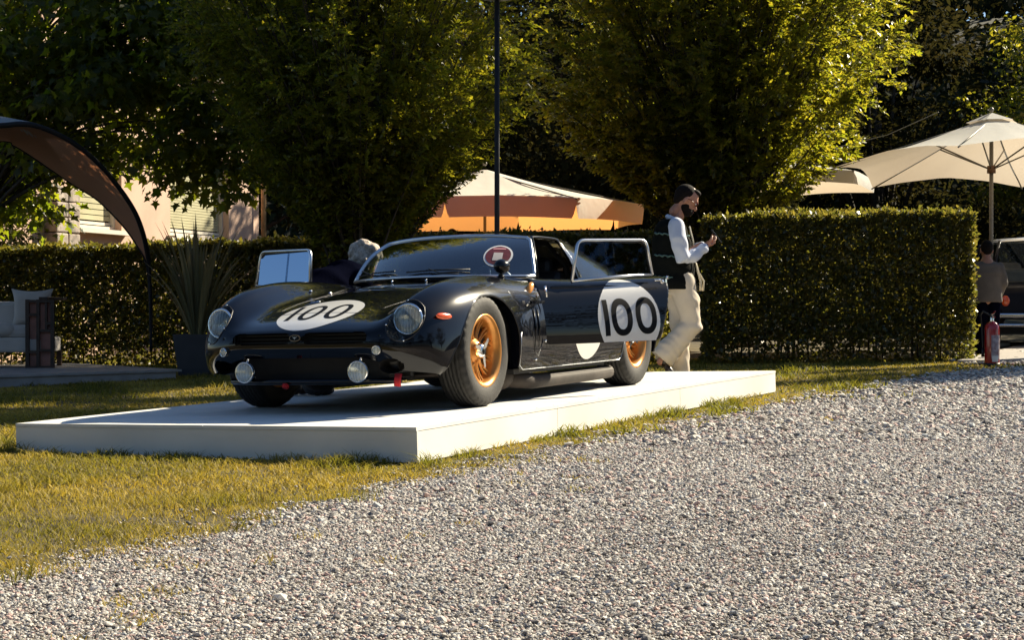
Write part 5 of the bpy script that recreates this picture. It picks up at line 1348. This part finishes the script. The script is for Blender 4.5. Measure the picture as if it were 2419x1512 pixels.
for k in range(74):
    az = r.uniform(0, 2 * PI); sp = r.uniform(.10, 1.0)**1.0; Ln = r.uniform(.95, 1.50) * (1.05 - .15 * sp); ww = r.uniform(.018, .030)
    rows = []
    for i in range(11):
        t = i / 10; el = (PI / 2) - sp * (.42 + .75 * t * t); rr = 0; 
        if i == 0: pos = Vector((math.cos(az) * .06, math.sin(az) * .06, 0))
        else: pos = pos + Vector((math.cos(az) * math.cos(el), math.sin(az) * math.cos(el), math.sin(el))) * Ln / 10
        w_ = ww * (math.sin(min(1, t * 1.6 + .25) * PI / 2)) * (1 - t**3.5) + .0008; s_ = Vector((-math.sin(az), math.cos(az), 0)); f_ = Vector((math.cos(az), math.sin(az), 0)) * w_ * -.35
        rows.append([pos - s_ * w_, pos + f_, pos + s_ * w_])
    mbq = MB().grid(rows); me = mesh_np('leaf', np.array([tuple(v) for v in mbq.V]), mbq.F, smooth=False, col=np.full(len(mbq.V), r.random())); link('leaf', me, M_flax, phx)

# ------------------------------------------------------------------ old saloon parked on the right
pc = empty('parked_car', (-15.05, 2.10, ground(-15.0, 2.1)), label='dark navy vintage saloon with chrome bumper parked at the right edge', cat='car')
pc.rotation_euler = (0, 0, math.atan2(.911, -.4115) + R(-6))       # local x to the picture's right, y away
M_navy = pm('navy_paint', (.004, .006, .014), .4, coat=.0, spec=.15); M_ochre = pm('beige_seat', (.42, .33, .22), .8, var=.1)
# seen from behind: broad boot, split chrome bumper, cabin with seats visible
def ring(y, pts): return [(x, y, z) for x, z in pts]
W2 = .86
sec = lambda w, zb, zt, zr, wr: [(-w * .96, zb), (-w, (zb + zt) / 2), (-w * .97, zt), (-wr, zr), (0, zr + .02), (wr, zr), (w * .97, zt), (w, (zb + zt) / 2), (w * .96, zb)]
low = [(0, .78, .42, .78), (.05, .83, .30, .86), (.6, .86, .28, .93), (1.3, .87, .28, .97), (2.5, .87, .28, .97), (3.3, .86, .28, .93), (4.1, .80, .34, .82), (4.2, .72, .42, .72)]
rows = [[(-w * .9, y, zb), (-w, y, (zb + zt) / 2), (-w * .97, y, zt - .05), (-w * .86, y, zt), (0, y, zt + .03), (w * .86, y, zt), (w * .97, y, zt - .05), (w, y, (zb + zt) / 2), (w * .9, y, zb)] for y, w, zb, zt in low]
mb = MB().grid(rows); mb.add([v for v in rows[0]], [tuple(range(9))]); mb.add([v for v in rows[-1]], [tuple(range(9))[::-1]]); mb.build('body', M_navy, pc)
rfz = 1.62
rows = [[(-.62, y, z - .05), (-.58, y, z), (0, y, z + .035), (.58, y, z), (.62, y, z - .05)] for y, z in ((.95, rfz - .06), (1.1, rfz - .01), (1.6, rfz), (2.2, rfz), (2.6, rfz - .05))]
MB().grid(rows).build('roof', pm('pale_roof', (.55, .58, .62), .25, coat=.8), pc)
for s in (1, -1):
    for (y0, y1) in ((.62, .97), (1.75, 1.75), (2.95, 2.6)): MB().tube([(s * .78, y0, .95), (s * .70, (y0 + y1) / 2, 1.28), (s * .61, y1, rfz - .06)], .028, 8).build('window_pillar', M_navy, pc)
rows = [[(-.72 + 1.44 * i / 8, .60 + .34 * j / 4, .97 + .58 * j / 4) for j in range(5)] for i in range(9)]; rows = [[(x * (1 - .16 * (z - .97) / .58), y, z) for x, y, z in row] for row in rows]
MB().grid(rows).build('rear_window', M_glass, pc)
for s in (1, -1): MB().box((s * .38, 1.9, .98), (.50, .16, .60), Matrix.Rotation(R(8), 3, 'X'), bev=.06).build('seat', M_ochre, pc)
MB().box((0, 1.0, .92), (1.3, .16, .5), bev=.06).build('rear_seat', M_ochre, pc)
for z, h_ in ((.47, .07), (.33, .05)): MB().box((0, -.06, z), (1.70, .07, h_), bev=.02).build('bumper', M_chrome, pc)
for s in (1, -1):
    MB().box((s * .42, -.11, .43), (.06, .06, .18), bev=.02).build('overrider', M_chrome, pc)
    MB().sphere((s * .70, .02, .68), (.07, .04, .09), 14, 8).build('tail_lamp', M_orange, pc)
MB().box((0, -.03, .62), (.5, .02, .12)).build('number_plate', pm('pale_plate', (.5, .5, .48), .5), pc)
for s in (1, -1):
    for y in (.85, 3.35):
        w = MB().lathe([(0, -.09), (.2, -.09), (.31, -.08), (.33, -.04), (.33, .04), (.31, .08), (.2, .09), (0, .09)], 28, Matrix.Translation((s * .74, y, .33)) @ Matrix.Rotation(PI / 2, 4, 'Y')).build('wheel', M_rubber, pc)
        MB().lathe([(0, .092), (.12, .10), (.20, .094)], 20, Matrix.Translation((s * .74, y, .33)) @ Matrix.Rotation(s * PI / 2, 4, 'Y')).build('hub_cap', M_chrome, w)
MB().box((0, 2.1, .25), (1.5, 3.6, .10)).build('underbody', M_dark, pc)
# paved apron under the parked car
apron = [(-9.75, 1.62), (-9.95, 3.4), (-22, 6), (-22, 1.4)]
mb = MB(); V = [(x, y, ground(x, y) + dz) for dz in (-.02, .035) for x, y in apron]
mb.add(V, [(3, 2, 1, 0), (4, 5, 6, 7)] + [(i, (i + 1) % 4, 4 + (i + 1) % 4, 4 + i) for i in range(4)], False); tag(mb.build('pavement', pm('pale_concrete', (.34, .31, .28), .85, var=.12, bump=.2)), kind='structure')
# ------------------------------------------------------------------ people
def blob(name, shapes, mat, parent, voxel=.012, smooth=4, fac=.5, sculpt=None):
    """fuse overlapping tapered capsules / ellipsoids into one continuous skin"""
    mb = MB()
    for s in shapes:
        if s[0] == 'c':                                  # chain: points + radii
            pts, rs = [Vector(p) for p in s[1]], s[2]; fl = s[3] if len(s) > 3 else None
            mb.tube(pts, rs, 16, flat=fl)
            mb.sphere(pts[0], rs[0] * (1 if not fl else min(1, fl)), 14, 10); mb.sphere(pts[-1], rs[-1] * (1 if not fl else min(1, fl)), 14, 10)
        elif s[0] == 'e':
            mb.sphere(s[1], s[2], 20, 14, s[3] if len(s) > 3 else None)
        elif s[0] == 'l':                                # loft of elliptical rings: (centre, rx, ry)
            rows = []
            for c, rx, ry in s[1]: rows.append([(c[0] + rx * math.cos(a), c[1] + ry * math.sin(a), c[2]) for a in np.linspace(0, 2 * PI, 28, endpoint=False)])
            n = len(rows); V = [v for r_ in rows for v in r_]; F = [(i * 28 + k, i * 28 + (k + 1) % 28, (i + 1) * 28 + (k + 1) % 28, (i + 1) * 28 + k) for i in range(n - 1) for k in range(28)]
            F += [tuple(range(28))[::-1], tuple((n - 1) * 28 + k for k in range(28))]; mb.add(V, F)
    tmp = mb.build(name + '_tmp', None)
    m1 = tmp.modifiers.new('r', 'REMESH'); m1.mode = 'VOXEL'; m1.voxel_size = voxel; m1.use_smooth_shade = True
    m2 = tmp.modifiers.new('s', 'SMOOTH'); m2.iterations = smooth; m2.factor = fac
    dg = bpy.context.evaluated_depsgraph_get(); dg.update(); ev = tmp.evaluated_get(dg); me = bpy.data.meshes.new_from_object(ev)
    bpy.data.objects.remove(tmp); me.name = name
    if sculpt is not None:
        n = len(me.vertices); co = np.empty(n * 3); me.vertices.foreach_get('co', co); nn_ = np.empty(n * 3); me.vertices.foreach_get('normal', nn_)
        co = sculpt(co.reshape(-1, 3), nn_.reshape(-1, 3)); me.vertices.foreach_set('co', co.ravel()); me.update()
    me.polygons.foreach_set('use_smooth', np.ones(len(me.polygons), bool))
    return link(name, me, mat, parent)
def folds(amp, freq, axis=(1, 0, 0), seed=0):
    ax_ = np.array(axis)
    def f(co, n):
        ph = co @ ax_ * freq; w = vnoise(co[:, 0] * 1 + 30, co[:, 2] + 30, .12, seed) * 6; return co + n * (amp * np.sin(ph + w) * vnoise(co[:, 0] + 40, co[:, 2] + 40, .15, seed + 1))[:, None]
    return f
M_skin = pm('skin', (.42, .20, .13), .5, var=.08, scale=20); M_hair = pm('dark_hair', (.008, .005, .004), .8, bump=.4, bscale=160, spec=.15)
M_grey = pm('grey_curly_hair', (.50, .42, .34), .8, var=.25, scale=50, bump=1.0, bscale=70)
M_shirt = pm('pale_blue_shirt', (.60, .64, .74), .8, var=.05, scale=10); M_vest = pm('black_knit_vest', (.006, .007, .006), .95, bump=.3, spec=.1)
M_trous = pm('cream_trousers', (.64, .55, .43), .85, var=.05, scale=8, bump=.1); M_shoe = pm('dark_leather_shoe', (.02, .012, .010), .35)
M_navyc = pm('navy_sweater', (.003, .0035, .009), 1.0, bump=.3, spec=.0); M_tassel = pm('cream_cord', (.55, .5, .38), .8); M_rib = pm('sage_stripe', (.07, .13, .12), .9)
def head(parent, c, yaw=0, pitch=0, hair=None, beard=False, glasses=False, scale=1.0, curly=False):
    """face looks along local +x"""
    Mh = Matrix.Translation(c) @ Matrix.Rotation(yaw, 4, 'Z') @ Matrix.Rotation(pitch, 4, 'Y') @ Matrix.Scale(scale, 4)
    hd = MB(); t = empty('head_pivot')
    o = blob('head', [('e', (0, 0, .02), (.098, .076, .105)), ('e', (.030, 0, -.045), (.068, .058, .075)), ('c', [(.085, 0, .005), (.108, 0, -.028)], [.012, .016]), ('e', (.078, 0, -.085), (.030, .034, .026)),
                      ('e', (.088, 0, -.056), (.016, .024, .010)), ('e', (.082, .0, .030), (.022, .045, .012)), ('e', (-.005, .076, -.012), (.018, .010, .032)), ('e', (-.005, -.076, -.012), (.018, .010, .032)),
                      ('c', [(-.015, 0, -.05), (-.035, 0, -.13)], [.044, .044])], M_skin, parent, .006, 2)
    bpy.data.objects.remove(t); o.matrix_local = Mh
    for s in (1, -1): MB().sphere((.086, s * .030, .010), .010, 10, 8).build('eye', M_white, o)
    if hair:
        if curly:
            r = np.random.default_rng(4); sh = [('e', (-.025, 0, .045), (.108, .096, .100))]
            for k in range(90):
                u = nrm(r.normal(size=3)); 
                if u[0] > .35 and u[2] < .5: continue
                p = np.array([-.025, 0, .04]) + u * np.array([.115, .10, .105]); sh.append(('e', tuple(p), (.024 + .014 * r.random(),) * 3))
            blob('hair', sh, hair, o, .008, 1)
        else:
            blob('hair', [('e', (-.020, 0, .036), (.096, .079, .092)), ('e', (-.056, 0, -.008), (.046, .067, .066)), ('e', (.046, 0, .096), (.046, .054, .026)), ('e', (-.035, 0, .010), (.066, .0775, .066))], hair, o, .007, 2, sculpt=lambda co, n: np.where((co[:, 0:1] > .055) & (co[:, 2:3] < .065), co * np.array([.55, .9, 1]), co))
    if beard:
        blob('beard', [('e', (.048, 0, -.076), (.062, .0625, .048)), ('e', (.020, .043, -.052), (.036, .022, .046)), ('e', (.020, -.043, -.052), (.036, .022, .046)), ('e', (.098, 0, -.045), (.012, .028, .007))], hair, o, .006, 2)
        MB().sphere((.104, 0, -.060), (.008, .019, .006), 10, 6).build('mouth', pm('lips', (.40, .12, .10), .5), o)
    if glasses:
        mb = MB()
        for s in (1, -1): mb.sphere((.100, s * .032, .008), (.006, .024, .019), 14, 8); mb.tube([(.098, s * .055, .012), (.04, s * .078, .012), (-.01, s * .080, .004)], .0025, 6)
        mb.tube([(.104, -.012, .012), (.104, .012, .012)], .003, 6); mb.build('sunglasses', pm('red_brown_lens', (.10, .012, .010), .15), o)
    return o
def hand(parent, wrist, palm_dir, palm_n, curl=.9, s=1.0, name='hand'):
    """palm and five bent fingers; palm_dir points to the fingers, palm_n out of the palm"""
    X = Vector(palm_dir).normalized(); Z = (Vector(palm_n) - X * Vector(palm_n).dot(X)).normalized(); Y = Z.cross(X); M3 = Matrix((X, Y, Z)).transposed()
    sh = [('c', [M3 @ Vector((0, 0, 0)), M3 @ Vector((.03, 0, 0)), M3 @ Vector((.075, 0, .004))], [.024, .030, .032], .55)]
    for k, (y, L) in enumerate(((-.028, .066), (-.010, .076), (.009, .072), (.027, .056))):
        p = Vector((.075, y, 0)); a = 0; pts = [p - Vector((.02, 0, 0))]
        pts.append(p)
        for q in (.42, .33, .25): a += curl * (.55 + .1 * k); p = p + Vector((math.cos(a), 0, math.sin(a))) * L * q; pts.append(p)
        sh.append(('c', [M3 @ v for v in pts], [.0095, .0095, .009, .008, .0065]))
    sh.append(('c', [M3 @ Vector(v) for v in ((.015, -.022, .004), (.040, -.044, .018), (.064, -.046, .036), (.082, -.038, .044))], [.013, .011, .0095, .008]))
    o = blob(name, sh, M_skin, parent, .0045, 1); o.location = wrist; o.scale = (s, s, s); return o

def man():
    # walks to the picture's right behind the stage, reading a phone
    g = Vector((-4.02, .165, 0)); g.z = ground(g.x, g.y)
    t = empty('person', g, rz=math.atan2(.911, -.4115) + R(4), label='bearded man in black vest, pale shirt and cream trousers reading his phone', cat='person')
    # local x = walking direction, y = left (away from the viewer), z up
    hipL, hipR = Vector((0, .09, .93)), Vector((.02, -.09, .93))
    kneeR, ankR = Vector((.12, -.10, .56)), Vector((-.15, -.10, .24)); kneeL, ankL = Vector((.06, .09, .50)), Vector((.02, .09, .09))
    sho, nk = Vector((-.02, 0, 1.44)), Vector((.01, 0, 1.53))
    # body under the clothes, one continuous skin
    blob('body', [('c', [hipR, kneeR, ankR], [.085, .055, .038]), ('c', [hipL, kneeL, ankL], [.085, .055, .038]), ('l', [((-.01, 0, .84), .10, .15), ((-.01, 0, 1.0), .105, .145), ((-.02, 0, 1.2), .11, .15), ((-.02, 0, 1.38), .10, .17), ((0, 0, 1.47), .05, .08)]),
                  ('c', [nk - Vector((.01, 0, .1)), nk + Vector((.035, 0, .05))], [.052, .046]), ('c', [(-.03, -.17, 1.40), (.0, -.22, 1.15), (.20, -.13, 1.26)], [.05, .04, .028]), ('c', [(-.03, .17, 1.40), (.04, .22, 1.15), (.20, .08, 1.26)], [.05, .04, .028])], M_skin, t, .014, 3)
    tr = [('l', [((.0, 0, .82), .125, .165), ((-.005, 0, .92), .120, .165), ((-.01, 0, .98), .115, .155)]),
          ('c', [hipR + Vector((0, 0, .02)), (.085, -.095, .74), kneeR, (-.01, -.10, .41), (-.135, -.10, .285)], [.125, .112, .098, .104, .114]),
          ('c', [hipL + Vector((0, 0, .02)), (.05, .085, .70), kneeL, (.04, .09, .30), (.035, .09, .12)], [.120, .105, .092, .092, .098])]
    def cut(co, n):
        co = folds(.010, 24, (.5, .1, .8), 3)(co, n); co = folds(.0035, 85, (.6, .3, .7), 8)(co, n)
        # hems cut square across each leg
        d = (ankR - kneeR).normalized(); q = (co - np.array(kneeR)) @ np.array(d); lim = .40; m = (q > lim) & (co[:, 1] < 0) & (co[:, 0] < .0); co[m] -= (q[m] - lim)[:, None] * np.array(d)
        m = (co[:, 2] < .075) & (co[:, 1] > 0); co[m, 2] = .075; return co
    blob('trousers', tr, M_trous, t, .014, 4, sculpt=cut)
    ve = [('l', [((-.01, 0, .865), .192, .236), ((-.015, 0, .925), .188, .230), ((-.02, 0, 1.0), .180, .205), ((-.03, 0, 1.15), .180, .20), ((-.045, 0, 1.30), .170, .20), ((-.05, 0, 1.42), .130, .19), ((-.035, 0, 1.49), .085, .13)])]
    v = blob('vest', ve, M_vest, t, .014, 3, sculpt=folds(.010, 22, (.2, 0, 1), 9))
    sh = [('c', [(-.03, -.185, 1.42), (-.02, -.235, 1.30), (.02, -.245, 1.135), (.10, -.20, 1.15), (.22, -.135, 1.23)], [.072, .074, .068, .060, .048]),
          ('c', [(-.03, .185, 1.42), (.0, .235, 1.30), (.05, .235, 1.15), (.14, .16, 1.18), (.23, .06, 1.25)], [.070, .068, .060, .054, .046])]
    blob('shirt_sleeves', sh, M_shirt, t, .010, 2, sculpt=folds(.007, 60, (.7, 0, .7), 5))
    blob('collar', [('c', [(-.055, -.055, 1.495), (-.075, 0, 1.51), (-.055, .055, 1.495), (.0, .062, 1.475), (.045, .02, 1.44), (.045, -.02, 1.44), (.0, -.062, 1.475), (-.055, -.055, 1.495)], [.022] * 8)], M_shirt, t, .008, 1)
    for z, x0, x1 in ((1.36, -.16, -.08), (1.17, -.20, -.02), (.985, -.18, .06)):
        pts = []
        for k in range(22):
            a = R(200) + R(110) * k / 21; q = k / 21; pts.append((-.03 + .184 * math.cos(a), .206 * math.sin(a), z + .006 * math.sin(k * 1.9) - .03 * q))
        MB().tube(pts, [.005 + .004 * abs(math.sin(k * 2.3)) for k in range(22)], 6).build('stripe', M_rib, v)
    for k, (x, y) in enumerate(((.150, -.10), (.165, -.07))):
        MB().tube([(x, y, 1.12 - .02 * k), (x + .02, y - .02, 1.02), (x + .045 + .02 * k, y - .02, .94), (x + .05 + .01 * k, y, .86)], [.007, .006, .008, .011], 8).build('tassel', M_tassel, v)
    MB().tube([(.10, -.105, 1.42), (.13, -.11, 1.30), (.145, -.12, 1.20)], .007, 6).build('tassel', M_tassel, v)
    # shoes
    d = Matrix.Rotation(R(52), 4, 'Y')
    for nm, c, Mr in (('shoe', (-.155, -.10, .215), R(55)), ('shoe', (.05, .09, .0), 0)):
        s = blob(nm, [('e', (.0, 0, .045), (.05, .040, .045)), ('e', (.09, 0, .035), (.075, .045, .033)), ('e', (.15, 0, .028), (.045, .038, .025)), ('c', [(-.01, 0, .05), (-.015, 0, .11)], [.038, .036])], M_shoe, t, .008, 2, sculpt=lambda co, n: np.stack([co[:, 0], co[:, 1], np.maximum(co[:, 2], .004)], 1))
        s.location = c; s.rotation_euler = (0, Mr, 0)
    h = head(t, Vector((.085, 0, 1.655)), 0, R(30), M_hair, True, True, scale=1.05)
    h1 = hand(t, Vector((.255, -.125, 1.25)), (.75, .45, .35), (-.3, .5, .8), .85); h2 = hand(t, Vector((.265, .045, 1.27)), (.75, -.45, .30), (-.3, -.5, .8), .85)
    ph = MB().box((.345, -.045, 1.335), (.012, .072, .145), Matrix.Rotation(R(-38), 3, 'Y') , bev=.005).build('mobile_phone', pm('black_phone', (.01, .01, .012), .2)); ph.matrix_world = t.matrix_world @ Matrix.Identity(4)
    bpy.context.view_layer.update(); ph.matrix_world = t.matrix_world.copy(); tag(ph, 'black phone held in both hands by the bearded man', 'phone')
man()

def leaning_person():
    # bends into the cabin through the far door, feet on the stage
    p = STILT @ Vector((.02, -1.16, 0)); t = empty('person', p, label='grey-haired person in dark sweater bending into the far side of the car', cat='person')
    t.rotation_euler = (0, 0, R(171))          # local x points into the car and slightly back
    blob('body', [('c', [(-.05, .10, .64), (.16, .10, .40), (-.05, .10, .06)], [.085, .058, .045]), ('c', [(-.05, -.10, .64), (.16, -.10, .40), (-.05, -.10, .06)], [.085, .058, .045]), ('c', [(-.06, 0, .64), (.16, 0, .70), (.38, 0, .78)], [.11, .11, .10]), ('c', [(.42, 0, .83), (.56, 0, .89)], [.055, .05])], M_skin, t, .016, 3)
    blob('trousers', [('c', [(-.06, .10, .64), (.16, .10, .40), (-.05, .10, .08)], [.11, .085, .075]), ('c', [(-.06, -.10, .64), (.16, -.10, .40), (-.05, -.10, .08)], [.11, .085, .075]), ('e', (-.05, 0, .64), (.14, .17, .13))], M_dark, t, .016, 4)
    blob('sweater', [('c', [(-.04, -.04, .64), (.18, -.04, .73), (.40, -.04, .80)], [.14, .150, .135]), ('c', [(-.04, .04, .64), (.18, .04, .73), (.40, .04, .80)], [.14, .150, .135]), ('e', (.42, 0, .83), (.14, .16, .12)), ('c', [(.38, -.17, .80), (.46, -.21, .58), (.52, -.30, .45)], [.085, .065, .05]), ('c', [(.38, .17, .80), (.44, .20, .56), (.50, .14, .46)], [.085, .065, .05])], M_navyc, t, .014, 4, sculpt=folds(.008, 24))
    head(t, Vector((.60, -.03, .925)), R(-20), R(48), M_grey, curly=True, scale=.95)
    hand(t, Vector((.53, -.31, .44)), (.4, -.5, -.7), (0, .3, -1)); hand(t, Vector((.51, .14, .45)), (.6, -.1, -.7), (0, -.3, -1))
    for s in (1, -1): blob('shoe', [('e', (.0, s * .10, .045), (.05, .042, .045)), ('e', (.08, s * .10, .035), (.09, .045, .033))], M_shoe, t, .01, 2)
leaning_person()

def standing(name_label, pos, rz, ztop, top_mat, leg_mat, hair_mat, arms='down', gr=None):
    g = ground(*pos); k = ztop / 1.75; t = empty('person', (pos[0], pos[1], g), rz=rz, label=name_label, cat='person', group=gr)
    S_ = lambda p: tuple(k * q for q in p)
    blob('body', [('c', [S_((0, .09, .88)), S_((0, .09, .48)), S_((0, .09, .06))], [.085, .055, .042]), ('c', [S_((0, -.09, .88)), S_((0, -.09, .48)), S_((0, -.09, .06))], [.085, .055, .042]), ('c', [S_((0, 0, .9)), S_((0, 0, 1.2)), S_((0, 0, 1.42)), S_((.02, 0, 1.52))], [.12, .13, .10, .055])], M_skin, t, .018, 3)
    blob('trousers', [('c', [S_((0, .09, .90)), S_((0.01, .09, .48)), S_((0, .09, .09))], [.11, .085, .075]), ('c', [S_((0, -.09, .90)), S_((.01, -.09, .48)), S_((0, -.09, .09))], [.11, .085, .075])], leg_mat, t, .018, 3)
    blob('jacket', [('l', [((0, 0, .82 * k), .14, .20), ((0, 0, 1.05 * k), .13, .185), ((0, 0, 1.28 * k), .135, .20), ((0, 0, 1.40 * k), .11, .19), ((0, 0, 1.46 * k), .06, .09)]), ('c', [S_((0, -.19, 1.36)), S_((-.02, -.25, 1.12)), S_((.10, -.22, .95))], [.07, .058, .045]), ('c', [S_((0, .19, 1.36)), S_((-.02, .25, 1.12)), S_((.10, .22, .95))], [.07, .058, .045])], top_mat, t, .016, 3, sculpt=folds(.006, 25))
    head(t, Vector(S_((.03, 0, 1.63))), 0, R(8), hair_mat)
    for s in (1, -1):
        hand(t, Vector(S_((.11, s * .215, .93))), (.3, 0, -1), (.3, -s, 0), .5)
        blob('shoe', [('e', (.0, s * .09, .045), (.05, .042, .045)), ('e', (.08, s * .09, .035), (.09, .045, .033))], M_shoe, t, .012, 2)
M_jack = pm('taupe_jacket', (.13, .11, .095), .9, var=.1, scale=10)
standing('dark-haired person in taupe jacket standing half hidden behind the hedge end', (-12.30, 1.56), R(200), 1.46, M_jack, M_navyc, M_hair)
standing('dark-haired guest whose head shows against the orange parasol', (-12.35, -6.15), R(185), 1.88, M_navyc, M_dark, M_hair, gr='guests under the orange parasol')
standing('guest mostly hidden by hornbeam leaves left of the other guest', (-12.1, -6.75), R(150), 1.82, pm('rust_jacket', (.16, .05, .03), .9), M_dark, M_hair, gr='guests under the orange parasol')
